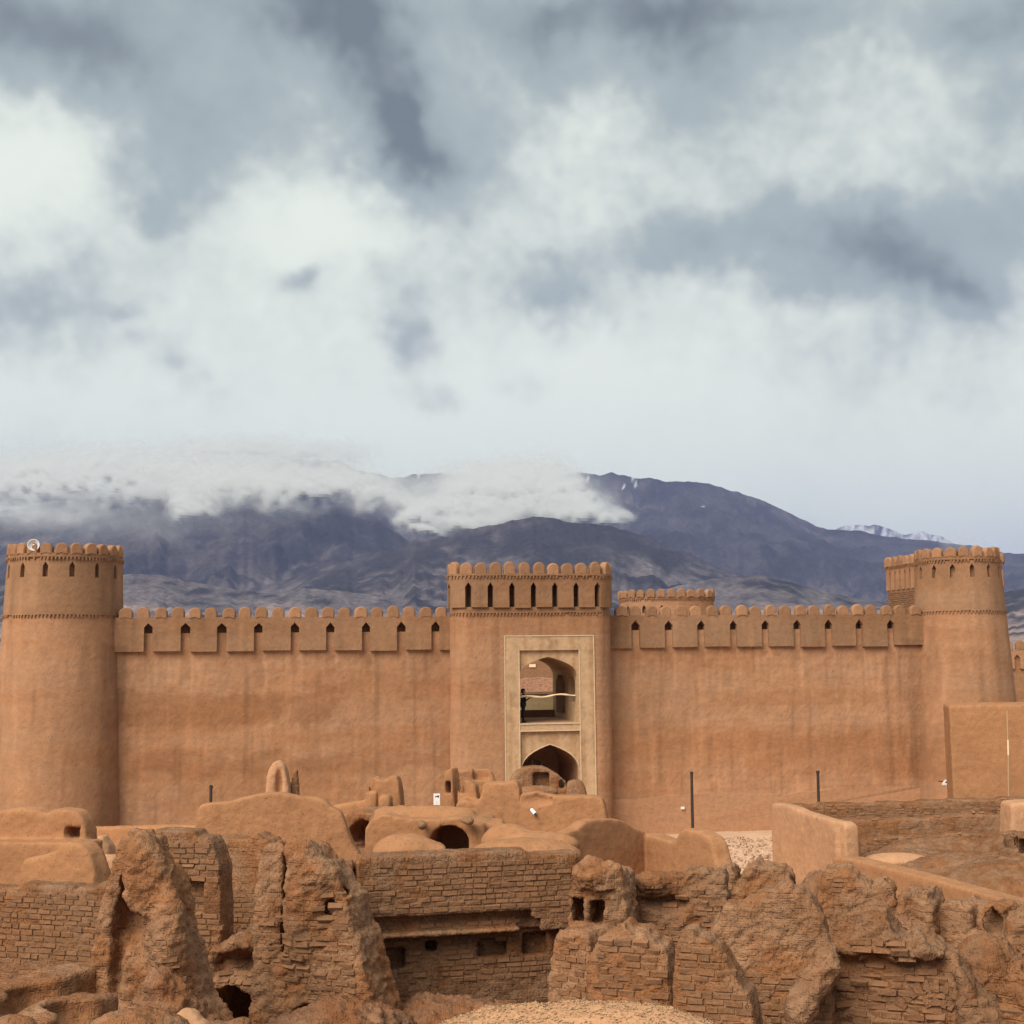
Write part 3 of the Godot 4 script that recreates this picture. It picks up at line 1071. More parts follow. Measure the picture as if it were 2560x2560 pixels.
	var ab := MB.new(func(_p: Vector3) -> Color: return Color(0.80, 0.62, 0.42))
	strip(ab, fl, arch_points(c2, w2, 3.35, 4.62), 0.045, -0.10, -0.2)
	put("arch_bead", ab.done(root.position), M.cream, frame)
	# vaulted room behind the upper arch: soffit, side walls, floor
	var vault := MB.new(cream_tint)
	var outline := arch_points(c, w + 0.02, 7.87, 8.85)
	for i in outline.size() - 1:
		var a := outline[i]
		var e := outline[i + 1]
		vault.quad(fw(a.x, a.y, 1.4), fw(e.x, e.y, 1.4), fw(e.x, e.y, -4.5), fw(a.x, a.y, -4.5), fw(c, 6, 0) - fw((a.x + e.x) / 2, (a.y + e.y) / 2, 0))
	put("vault", vault.done(root.position), M.cream, root)
	var lw := MB.new(cream_tint)
	lw.quad(fw(c - w - 0.02, 5.5, 1.4), fw(c - w - 0.02, 5.5, -4.5), fw(c - w - 0.02, 8.0, -4.5), fw(c - w - 0.02, 8.0, 1.4), FD)
	put("side_wall", lw.done(root.position), M.cream, root)
	var side := Plan.new()    # right side wall with two tall niches; runs from back to front
	side.add(v2(fw(c + w + 0.02, 0, 1.4)), -v2(FD))
	side.add(v2(fw(c + w + 0.02, 0, -4.5)), -v2(FD))
	var rw := MB.new(cream_tint)
	for k in [[0.0, 0.4], [1.9, 2.8], [5.1, 5.9]]:
		ext(rw, side, PackedVector2Array([Vector2(k[0], 5.5), Vector2(k[1], 5.5), Vector2(k[1], 8.0), Vector2(k[0], 8.0)]), 0.0, -0.9)
	for k in [[0.4, 1.9, 6.6, 7.45, 7.95], [2.8, 5.1, 5.9, 7.3, 7.97]]:
		ext(rw, side, PackedVector2Array([Vector2(k[0], 5.5), Vector2(k[1], 5.5), Vector2(k[1], k[2]), Vector2(k[0], k[2])]), -0.002, -0.5)
		var over := PackedVector2Array([Vector2(k[0], 8.1), Vector2(k[1], 8.1)])
		var pts := arch_points((k[0] + k[1]) / 2, (k[1] - k[0]) / 2, k[3], k[4])
		pts.reverse()
		over.append_array(pts)
		ext(rw, side, over, -0.002, -0.9)
		ext(rw, side, PackedVector2Array([Vector2(k[0] - 0.1, 5.5), Vector2(k[1] + 0.1, 5.5), Vector2(k[1] + 0.1, 8.1), Vector2(k[0] - 0.1, 8.1)]), -0.85, -0.95)
	put("side_wall", rw.done(root.position), M.cream, root)
	var fb := MB.new(cream_tint)
	var turn := Transform3D(Basis(Vector3.UP, atan2(FN.x, FN.z)), FO)
	fb.box(Vector3(-0.5, 5.28, -4.5), Vector3(3.4, 5.64, 1.4), turn)
	put("room_floor", fb.done(root.position), M.cream, root)
	var rb := MB.new(func(p: Vector3) -> Color: return shade(Color(0.34, 0.18, 0.10), 1.0 + 0.15 * fbm.get_noise_3dv(p * 2.0)))
	rb.box(Vector3(-0.5, 5.62, -4.5), Vector3(3.3, 6.02, -4.2), turn)
	put("rear_parapet", rb.done(root.position), M.plaster, root)
	# passage behind the lower arch
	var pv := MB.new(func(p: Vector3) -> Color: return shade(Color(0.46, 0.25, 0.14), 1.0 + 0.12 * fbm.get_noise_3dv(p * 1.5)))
	var po := arched(c2, w2 + 0.02, -0.3, 3.35, 4.64)
	for i in po.size() - 1:
		var a := po[i]
		var e := po[i + 1]
		pv.quad(fw(a.x, a.y, 1.4), fw(e.x, e.y, 1.4), fw(e.x, e.y, -4.0), fw(a.x, a.y, -4.0), fw(c2, 2, 0) - fw((a.x + e.x) / 2, (a.y + e.y) / 2, 0))
	var back := line_plan(0, 1, -3.4)
	var bp := PackedVector2Array([Vector2(-0.3, -0.3), Vector2(-0.3, 5.0), Vector2(3.3, 5.0), Vector2(3.3, -0.3), Vector2(c2 + 0.9, -0.3)])
	var ar3 := arch_points(c2 + 0.1, 0.85, 2.7, 3.6)
	ar3.reverse()
	bp.append_array(ar3)
	bp.append(Vector2(c2 - 0.75, -0.3))
	ext(pv, back, bp, 0.0, -0.5)
	put("passage", pv.done(root.position), M.clay, root)
	var door := put("door", ext(MB.new(white_tint), back, PackedVector2Array([Vector2(0.4, -0.3), Vector2(2.6, -0.3), Vector2(2.6, 3.7), Vector2(0.4, 3.7)]), -0.3, -0.4).done(root.position), M.dark_wood, root)
	var db := MB.new(white_tint)
	for i in 4:
		ext(db, back, PackedVector2Array([Vector2(0.55 + i * 0.5, 0), Vector2(0.62 + i * 0.5, 0), Vector2(0.62 + i * 0.5, 3.5), Vector2(0.55 + i * 0.5, 3.5)]), -0.26, -0.32)
	put("batten", db.done(root.position), M.wood, door)
	# pole across the upper opening
	var rail := thing("railing_pole", "crooked wooden pole barring the upper gate arch", "railing", fw(0, 6.9, 1.2))
	var pts := []
	var rad := []
	for i in 13:
		pts.append(fw(-0.04 + 2.9 * i / 12.0, 6.88 + 0.05 * sin(i * 0.9) + 0.008 * i, 1.15))
		rad.append(0.05 + 0.012 * sin(i * 2.1) - 0.001 * i)
	var tb := MB.new(white_tint)
	tube(tb, pts, rad)
	put("pole", tb.done(rail.position), M.bead, rail)
	# what shows through the opening: parapet wall, pink ruin, far brown wall
	var o := thing("courtyard_parapet", "cream parapet wall seen through the upper gate arch", "wall", fw(2, 0, -8))
	var cw := MB.new(func(p: Vector3) -> Color: return shade(Color(0.78, 0.60, 0.33), 1.0 + 0.06 * fbm.get_noise_3dv(p)))
	cw.box(Vector3(-6, -0.3, -9), Vector3(9, 6.72, -8.4), turn)
	put("wall_face", cw.done(o.position), M.cream, o)
	var cp := MB.new(cream_tint)
	cp.box(Vector3(-6, 6.72, -9.05), Vector3(9, 6.86, -8.34), turn)
	put("coping", cp.done(o.position), M.cream, o)

func rear_towers():
	# square tower just behind the right round tower: plain brick below, crenellated above
	var root := thing("square_tower", "square brick tower with tall slits peeping out left of the right round tower", "tower", Vector3(25.6, 0, -75))
	var s0 := 24.55
	var l := rounded_plan(s0, s0 + 5.0, -9.5, -4.6, 0.4, true)
	l.batter = 0.03
	l.y_top = 14.5
	var b := MB.new(func(p: Vector3) -> Color: return shade(castle_tint(p), 0.9))
	skin(b, l, 0, l.length(), -0.3, 12.55, 0.4, -0.06)
	skin(b, l, 0, l.length(), 12.5, 14.3, 0.4, -0.25)
	put("tower_body", b.done(root.position), M.raw, root)
	var n := roundi(l.length() / 0.62)
	for i in n:
		var q := split_edges(panel_outline(l.length() * i / n, l.length() * (i + 1) / n, 0.1, 12.55, 13.55, 13.75, 14.0), 0.3)
		put("parapet_panel", ext(MB.new(castle_tint), l, q, 0.0, -0.2).done(root.position), M.plaster, root)
	row_of_merlons(root, l, 0.2, l.length() - 0.2, 0.7, 14.0, -0.1, 0.56, 0.55)
	tooth_band(root, l, 0, l.length(), 13.9, 0.0)
	# courses of the bare brickwork on the visible side
	var courses := 0
	var y := 10.4
	while y < 12.45:
		for k in 9:
			var t := 2.6 + k * 0.5 + (0.25 if courses % 2 else 0.0) + rng.randf_range(-0.04, 0.04)
			var q := PackedVector2Array([Vector2(t, y), Vector2(t + 0.46, y), Vector2(t + 0.46, y + 0.085), Vector2(t, y + 0.085)])
			put("brick", ext(MB.new(func(p: Vector3) -> Color: return shade(PLASTER, 0.78 + 0.2 * fine.get_noise_3dv(p * 5.0))), l, q, -0.02 + rng.randf_range(-0.015, 0.015), -0.1).done(root.position), M.raw, root)
		y += 0.115
		courses += 1
	# distant tower behind the right-hand wall
	var far := thing("square_tower", "distant crenellated tower top above the wall right of the gate", "tower", Vector3(11.8, 0, -98))
	var fl := Plan.new()
	var c := Vector2(11.75, -98.4)
	for i in 33:
		var a := -PI + TAU * i / 32
		var m := Vector2(sin(a), cos(a))
		var sq := Vector2(signf(m.x) * pow(absf(m.x), 0.55) * 3.5, signf(m.y) * pow(absf(m.y), 0.55) * 3.0)
		fl.add(c + sq, m)
	fl.batter = 0.02
	fl.y_top = 14.0
	var fb := MB.new(func(p: Vector3) -> Color: return shade(castle_tint(p), 0.88))
	skin(fb, fl, 0, fl.length(), -0.3, 11.9, 0.5, 0.0)
	skin(fb, fl, 0, fl.length(), 11.9, 13.0, 0.5, -0.3)
	put("tower_body", fb.done(far.position), M.plaster, far)
	var fn := 17
	for i in fn:
		var q := split_edges(panel_outline(fl.length() * i / fn, fl.length() * (i + 1) / fn, 0.14, 11.9, 12.3, 12.5, 13.1), 0.3)
		put("parapet_panel", ext(MB.new(castle_tint), fl, q, 0.0, -0.25).done(far.position), M.plaster, far)
	row_of_merlons(far, fl, 0, fl.length() - 0.7, 0.75, 13.1, -0.1, 0.62, 0.58)
	tooth_band(far, fl, 0, fl.length(), 12.9, 0.0)
	# lower outer wall past the right tower
	var ow := thing("outer_wall", "low crenellated outer wall at the right edge behind the round tower", "fortress wall", Vector3(38, 0, -92))
	var ol := Plan.new()
	ol.add(Vector2(33.5, -91), Vector2(0, 1))
	ol.add(Vector2(48.0, -91), Vector2(0, 1))
	var ob := MB.new(func(p: Vector3) -> Color: return shade(castle_tint(p), 0.85))
	skin(ob, ol, 0, 14.5, -0.3, 8.6, 0.5, 0.0, 0.03)
	put("wall_body", ob.done(ow.position), M.plaster, ow)
	for i in 8:
		var q := panel_outline(1.6 * i + 0.4, 1.6 * (i + 1) + 0.4, 0.2, 7.6, 8.4, 8.6, 8.95)
		put("parapet_panel", ext(MB.new(castle_tint), ol, q, 0.2, -0.2).done(ow.position), M.plaster, ow)
	row_of_merlons(ow, ol, 0.6, 14.0, 0.85, 8.95, 0.05, 0.66, 0.62)
	# low far parts of the fortress seen through the gate
	var ruin := thing("brick_ruin", "pink brick ruin seen through the upper gate arch", "ruin", Vector3(2.5, 0, -82))
	var pb := MB.new(func(p: Vector3) -> Color: return shade(Color(0.66, 0.36, 0.24), 1.0 + 0.2 * fbm.get_noise_3dv(p * 2.2)))
	var rl := Plan.new()
	rl.add(Vector2(-2, -82), Vector2(0, 1)); rl.add(Vector2(9, -82), Vector2(0, 1))
	var q := PackedVector2Array([Vector2(0, -0.3)])
	for i in 40:
		var t := 11.0 * i / 39
		q.append(Vector2(t, 7.42 + 0.12 * fbm.get_noise_2d(t * 0.9, 2.0) + 0.06 * fine.get_noise_2d(t * 4.0, 1.0)))
	q.append(Vector2(11, -0.3))
	ext(pb, rl, q, 0.0, -1.5)
	put("wall_body", pb.done(ruin.position), M.raw, ruin)
	var hall := thing("rear_hall", "tall brown hall wall seen high through the upper gate arch", "building", Vector3(3, 0, -96))
	var hb := MB.new(func(p: Vector3) -> Color: return shade(PLASTER, 0.72 + 0.08 * fbm.get_noise_3dv(p)))
	hb.box(Vector3(-4, -0.3, -99), Vector3(9.5, 10.2, -94))
	put("wall_body", hb.done(hall.position), M.plaster, hall)
	var wb := MB.new(white_tint)
	wb.box(Vector3(1.15, 8.0, -94), Vector3(1.62, 8.22, -93.92))
	put("window", wb.done(hall.position), M.bead, hall)

# ---------------------------------------------------------------- broken and restored mud houses
func profile(pts: Array, rag: float, sd: float) -> PackedFloat32Array:
	var du := 0.06
	var length: float = pts[pts.size() - 2]
	var n := maxi(2, ceili(length / du)) + 1
	du = length / (n - 1)
	var r := PackedFloat32Array([0.0, du])
	var top := -1e9
	var i := 0
	for k in n:
		var u := du * k
		while i < pts.size() - 4 and u > pts[i + 2]:
			i += 2
		var f: float = clampf((u - pts[i]) / maxf(pts[i + 2] - pts[i], 1e-4), 0, 1)
		var h: float = lerpf(pts[i + 1], pts[i + 3], f) + 0.7 * rag * fbm.get_noise_2d(u * 2.6, sd)
		if rag > 0.0:     # broken off brick by brick
			var step := floorf(u / 0.30 + 0.6 * fine.get_noise_2d(u * 1.1, sd))
			h = floorf((h + 0.7 * rag * fine.get_noise_2d(step * 3.7, sd)) / 0.095) * 0.095 + 0.05
		top = maxf(top, h)
		r.append(h)
	r[0] = top
	# how much steeper than level the crest is nearby, so that distances are never overrated
	for k in n:
		var steep := 0.0
		for e in range(maxi(0, k - 6), mini(n - 1, k + 6)):
			steep = maxf(steep, minf(absf(r[3 + e] - r[2 + e]) / du, 6.0))
		r.append(0.9 / sqrt(1.0 + steep * steep))
	return r

func read_shapes(list: Array, sd: float) -> Array:
	var out := []
	for p in list:
		var q := PackedFloat32Array()
		if int(p[1]) == 0:
			q.append_array(PackedFloat32Array(p.slice(0, 12)))
			q.append_array(profile(p.slice(13), p[12], sd))
		else:
			q.append_array(PackedFloat32Array(p))
		out.append(q)
	return out

func field(list: Array, x: float, y: float, z: float) -> float:
	var d := 1000.0
	for q: PackedFloat32Array in list:
		var e := 0.0
		var typ := int(q[1])
		if typ <= 2:
			var dx := x - q[3]
			var dz := z - q[4]
			var u := dx * q[5] + dz * q[6]
			var w := dz * q[5] - dx * q[6]
			if typ == 0:
				var length := q[7]
				var half_n := (q.size() - 14) >> 1
				var k := clampf(u / q[13], 0.0, half_n - 1.001)
				var i := int(k)
				var h := lerpf(q[14 + i], q[15 + i], k - i)
				var wf := (q[9] - q[8]) * 0.5 * clampf((q[12] - y) / (q[12] - q[10]), 0.0, 1.0)
				var r := q[11]
				var a := absf(u - length * 0.5) - length * 0.5 + r
				var b := maxf(w - wf, -(w + q[8] + wf)) + r
				var c := maxf((y - h) * q[14 + half_n + i], q[10] - y) + r
				e = minf(maxf(a, maxf(b, c)), 0.0)
				a = maxf(a, 0.0); b = maxf(b, 0.0); c = maxf(c, 0.0)
				e += sqrt(a * a + b * b + c * c) - r
			else:
				var a := maxf(q[7] - u, u - q[8])
				var b := maxf(q[9] - y, y - q[10])
				if typ == 2:
					var half := (q[8] - q[7]) * 0.5
					var sp := q[10] - half * 0.85
					var uu := u - (q[7] + q[8]) * 0.5
					if y > sp:
						var yy := (y - sp) / 0.85
						a = sqrt(uu * uu + yy * yy) - half
					else:
						a = absf(uu) - half
					b = q[9] - y
				e = maxf(maxf(a, b), maxf(w - q[11], q[12] - w))
		elif typ == 3:
			var px := (x - q[3]) / q[6]
			var py := (y - q[4]) / q[7]
			var pz := (z - q[5]) / q[8]
			var k0 := sqrt(px * px + py * py + pz * pz)
			px /= q[6]; py /= q[7]; pz /= q[8]
			e = k0 * (k0 - 1.0) / maxf(sqrt(px * px + py * py + pz * pz), 1e-4) if k0 > 0.02 else -minf(q[6], minf(q[7], q[8]))
		elif typ == 4:
			var dx := x - q[3]
			var dz := z - q[5]
			var ca := cos(q[9])
			var sa := sin(q[9])
			var r := q[10]
			var a := absf(dx * ca - dz * sa) - q[6] + r
			var b := absf(y - q[4]) - q[7] + r
			var c := absf(dx * sa + dz * ca) - q[8] + r
			e = minf(maxf(a, maxf(b, c)), 0.0)
			a = maxf(a, 0.0); b = maxf(b, 0.0); c = maxf(c, 0.0)
			e += sqrt(a * a + b * b + c * c) - r
		else:
			var ba := Vector3(q[6] - q[3], q[7] - q[4], q[8] - q[5])
			var pa := Vector3(x - q[3], y - q[4], z - q[5])
			var t := clampf(pa.dot(ba) / maxf(ba.length_squared(), 1e-8), 0.0, 1.0)
			e = (pa - ba * t).length() - lerpf(q[9], q[10], t)
		var k2 := q[2]
		if q[0] < 0.5:
			var hh := maxf(k2 - absf(d - e), 0.0)
			d = minf(d, e) - hh * hh * 0.25 / k2
		else:
			var hh := maxf(k2 - absf(d + e), 0.0)
			d = maxf(d, -e) + hh * hh * 0.25 / k2
	return d

func bounds(list: Array) -> AABB:
	var box := AABB()
	var any := false
	for q: PackedFloat32Array in list:
		if q[0] > 0.5:
			continue
		var c := []
		match int(q[1]):
			0:
				var g := (q[9] - q[8]) * 0.5 + 0.02
				for u in [0.0, q[7]]:
					for w in [g, -q[8] - g]:
						c.append(Vector3(q[3] + u * q[5] - w * q[6], q[10], q[4] + u * q[6] + w * q[5]))
						c.append(c[-1] + Vector3(0, q[12] - q[10], 0))
			3: c = [Vector3(q[3] - q[6], q[4] - q[7], q[5] - q[8]), Vector3(q[3] + q[6], q[4] + q[7], q[5] + q[8])]
			4:
				var m := sqrt(q[6] * q[6] + q[8] * q[8])
				c = [Vector3(q[3] - m, q[4] - q[7], q[5] - m), Vector3(q[3] + m, q[4] + q[7], q[5] + m)]
			5:
				var m := maxf(q[9], q[10])
				for k in [Vector3(q[3], q[4], q[5]), Vector3(q[6], q[7], q[8])]:
					c.append(k - Vector3.ONE * m); c.append(k + Vector3.ONE * m)
		for p in c:
			box = box.expand(p) if any else AABB(p, Vector3.ZERO)
			any = true
	return box.grow(0.15)

func relief(p: Vector3, am: float) -> float:
	var r := 0.5 * fbm.get_noise_3d(p.x * 1.5, p.y * 1.9, p.z * 1.5) + 0.5 * fbm.get_noise_3d(p.x * 4.2 + 9.0, p.y * 5.0, p.z * 4.2)
	if am > 0.042:
		r += 0.5 * (clod.get_noise_3d(p.x * 3.2, p.y * 4.0, p.z * 3.2) + 0.55) + 0.5 * (clod.get_noise_3d(p.x * 8.0, p.y * 9.5, p.z * 8.0) + 0.5) + 0.25 * fine.get_noise_3d(p.x * 14.0, p.y * 14.0, p.z * 14.0)
		r += 0.20 * chip.get_noise_3d(p.x * 3.6, p.y * 8.0, p.z * 3.6) + 0.20 * chip.get_noise_3d(p.x * 7.0, p.y * 12.0, p.z * 7.0)
	return am * r

const TONES := [Color(0.50, 0.248, 0.122), Color(0.335, 0.176, 0.095), Color(0.64, 0.355, 0.200), Color(0.395, 0.205, 0.109), Color(0.330, 0.163, 0.088)]

func ruin_tint(style: int, p: Vector3) -> Color:
	var a := fbm.get_noise_3dv(p * 0.55 + Vector3(3, 0, 8))
	var b := fbm.get_noise_3dv(p * 2.4)
	var c: Color = TONES[style]
	var k := 1.0 + 0.13 * a + 0.10 * b
	var w := 0.0
	if style == 1 or style >= 3:
		k += 0.10 * b
		var red := fbm.get_noise_3dv(p * 0.9 + Vector3(50, 1, 2))
		if red > 0.12:
			w += 0.13; k *= 0.84
		elif red < -0.2:
			w -= 0.06; k *= 1.14
		var s := fbm.get_noise_3d(p.x * 3.0, p.y * 0.5, p.z * 3.0 + 20.0)
		if s > 0.22:
			k *= 0.86
	return shade(c, k, w)

func mesh_field(job: Dictionary):
	var list: Array = job.shapes
	var h: float = job.ce
	var box := bounds(list)
	var lo := box.position
	var B := 4
	var bx := ceili(box.size.x / h / B) + 1
	var by := ceili(box.size.y / h / B) + 1
	var bz := ceili(box.size.z / h / B) + 1
	var nx := bx * B + 1
	var ny := by * B + 1
	var nz := bz * B + 1
	var g := PackedFloat32Array()
	g.resize(nx * ny * nz)
	g.fill(1000.0)
	var live := []
	var alone := []      # each shape by itself, to find which ones matter in a block
	for q: PackedFloat32Array in list:
		var one := q.duplicate()
		one[0] = 0.0
		alone.append([one])
	var half := h * B * 0.87
	var reach := half + 0.05
	var ee := PackedFloat32Array()
	ee.resize(list.size())
	for k in bz:
		for j in by:
			for i in bx:
				var cx := lo.x + (i + 0.5) * B * h
				var cy := lo.y + (j + 0.5) * B * h
				var cz := lo.z + (k + 0.5) * B * h
				var best := 1000.0
				for s in list.size():
					ee[s] = field(alone[s], cx, cy, cz)
					if list[s][0] < 0.5: best = minf(best, ee[s])
				if best > reach + 0.1:
					continue
				var d := field(list, cx, cy, cz)
				if absf(d) > reach:
					if d < 0.0:
						for c in B + 1:
							for b in B + 1:
								var at := ((k * B + c) * ny + j * B + b) * nx + i * B
								for a in B + 1:
									if g[at + a] > 900.0: g[at + a] = -1000.0
				else:
					var sub := []
					for s in list.size():
						var q: PackedFloat32Array = list[s]
						if (ee[s] < best + 2.0 * half + q[2] + 0.06) if q[0] < 0.5 else (ee[s] < half + q[2] + 0.06):
							sub.append(q)
					live.append([Vector3i(i, j, k), sub])
	for item in live:
		var q: Vector3i = item[0]
		var sub: Array = item[1]
		for c in B + 1:
			var z := lo.z + (q.z * B + c) * h
			for b in B + 1:
				var y := lo.y + (q.y * B + b) * h
				var at := ((q.z * B + c) * ny + q.y * B + b) * nx + q.x * B
				for a in B + 1:
					if absf(g[at + a]) > 900.0:
						g[at + a] = field(sub, lo.x + (q.x * B + a) * h, y, z)
	var ids := PackedInt32Array()
	ids.resize(nx * ny * nz)
	ids.fill(-1)
	var v := PackedVector3Array()
	var sy := nx
	var sz := nx * ny
	var corner := [0, 1, sy, sy + 1, sz, sz + 1, sz + sy, sz + sy + 1]
	var pairs := [[0, 1], [2, 3], [4, 5], [6, 7], [0, 2], [1, 3], [4, 6], [5, 7], [0, 4], [1, 5], [2, 6], [3, 7]]
	var offs := [Vector3(0, 0, 0), Vector3(1, 0, 0), Vector3(0, 1, 0), Vector3(1, 1, 0), Vector3(0, 0, 1), Vector3(1, 0, 1), Vector3(0, 1, 1), Vector3(1, 1, 1)]
	var cells := []
	for item in live:
		var q: Vector3i = item[0]
		for c in B:
			for b in B:
				for a in B:
					var at := ((q.z * B + c) * ny + q.y * B + b) * nx + q.x * B + a
					var s := 0
					for k in 8:
						if g[at + corner[k]] < 0.0: s += 1
					if s == 0 or s == 8:
						continue
					var sum := Vector3.ZERO
					var n := 0
					for e in pairs:
						var f0 := g[at + corner[e[0]]]
						var f1 := g[at + corner[e[1]]]
						if (f0 < 0.0) != (f1 < 0.0):
							sum += (offs[e[0]] as Vector3).lerp(offs[e[1]], f0 / (f0 - f1))
							n += 1
					ids[at] = v.size()
					v.append(lo + (Vector3(q.x * B + a, q.y * B + b, q.z * B + c) + sum / n) * h)
					cells.append(at)
	var idx := PackedInt32Array()
	for at: int in cells:
		var f0 := g[at] < 0.0
		for ax in 3:
			var st: int = [1, sy, sz][ax]
			var s1: int = [sy, sz, 1][ax]
			var s2: int = [sz, 1, sy][ax]
			if at - s1 - s2 < 0:
				continue
			if (g[at + st] < 0.0) == f0:
				continue
			var p0 := ids[at]
			var p1 := ids[at - s1]
			var p2 := ids[at - s1 - s2]
			var p3 := ids[at - s2]
			if p1 < 0 or p2 < 0 or p3 < 0:
				continue
			if f0:
				idx.append_array([p0, p2, p1, p0, p3, p2])
			else:
				idx.append_array([p0, p1, p2, p0, p2, p3])
	var am: float = job.am
	var nor := normals(v, idx)
	if am > 0.0:
		for i in v.size():
			v[i] += nor[i] * relief(v[i], am)
		nor = normals(v, idx)
	var col := PackedColorArray()
	col.resize(v.size())
	var style: int = job.st
	for i in v.size():
		col[i] = ruin_tint(style, v[i]) if style < 10 else Color.WHITE
	var base := box.get_center()
	base.y = box.position.y + 0.15
	for i in v.size():
		v[i] -= base
	job.base = base
	var arrays := []
	arrays.resize(Mesh.ARRAY_MAX)
	arrays[Mesh.ARRAY_VERTEX] = v; arrays[Mesh.ARRAY_NORMAL] = nor; arrays[Mesh.ARRAY_COLOR] = col; arrays[Mesh.ARRAY_INDEX] = idx
	job.arrays = arrays

func normals(v: PackedVector3Array, idx: PackedInt32Array) -> PackedVector3Array:
	var n := PackedVector3Array()
	n.resize(v.size())
	for i in range(0, idx.size(), 3):
		var a := idx[i]
		var b := idx[i + 1]
		var c := idx[i + 2]
		var k := (v[c] - v[a]).cross(v[b] - v[a])
		n[a] += k; n[b] += k; n[c] += k
	for i in n.size():
		n[i] = n[i].normalized()
	return n

var brick_meshes := []

func brick_mesh(tone: Color, sd: int) -> ArrayMesh:
	var r := RandomNumberGenerator.new()
	r.seed = sd
	var j := func(a: float) -> float: return r.randf_range(-a, a)
	var b := MB.new(func(_p: Vector3) -> Color: return tone)
	var back := []
	var mid := []
	var front := []
	for k in [[-1, -1], [1, -1], [1, 1], [-1, 1]]:
		back.append(Vector3(k[0] * 0.5, k[1] * 0.5, -0.07))
		mid.append(Vector3(k[0] * (0.5 + j.call(0.03)), k[1] * (0.48 + j.call(0.05)), j.call(0.004)))
		front.append(Vector3(k[0] * (0.46 + j.call(0.025)), k[1] * (0.40 + j.call(0.05)), 0.026 + j.call(0.006)))
	for i in 4:
		var e := (i + 1) % 4
		b.quad(back[i], back[e], mid[e], mid[i], mid[i] + mid[e])
		b.quad(mid[i], mid[e], front[e], front[i], mid[i] + mid[e] + Vector3(0, 0, 0.3))
	b.quad(front[0], front[1], front[2], front[3], Vector3(0, 0, 1))
	b.quad(back[0], back[1], back[2], back[3], Vector3(0, 0, -1))
	return b.done()

func surface_w(job: Dictionary, q: Array, u: float, y: float, from: float) -> float:
	var o := Vector3(q[0] + u * q[2], y, q[1] + u * q[3])
	var n := Vector3(-q[3], 0, q[2])
	var w := from
	for i in 22:
		var p := o + n * w
		var d := field(job.shapes, p.x, p.y, p.z) - relief(p, job.am)
		if d < 0.004:
			return w
		w -= maxf(d * 0.7, 0.012)
	return -99.0

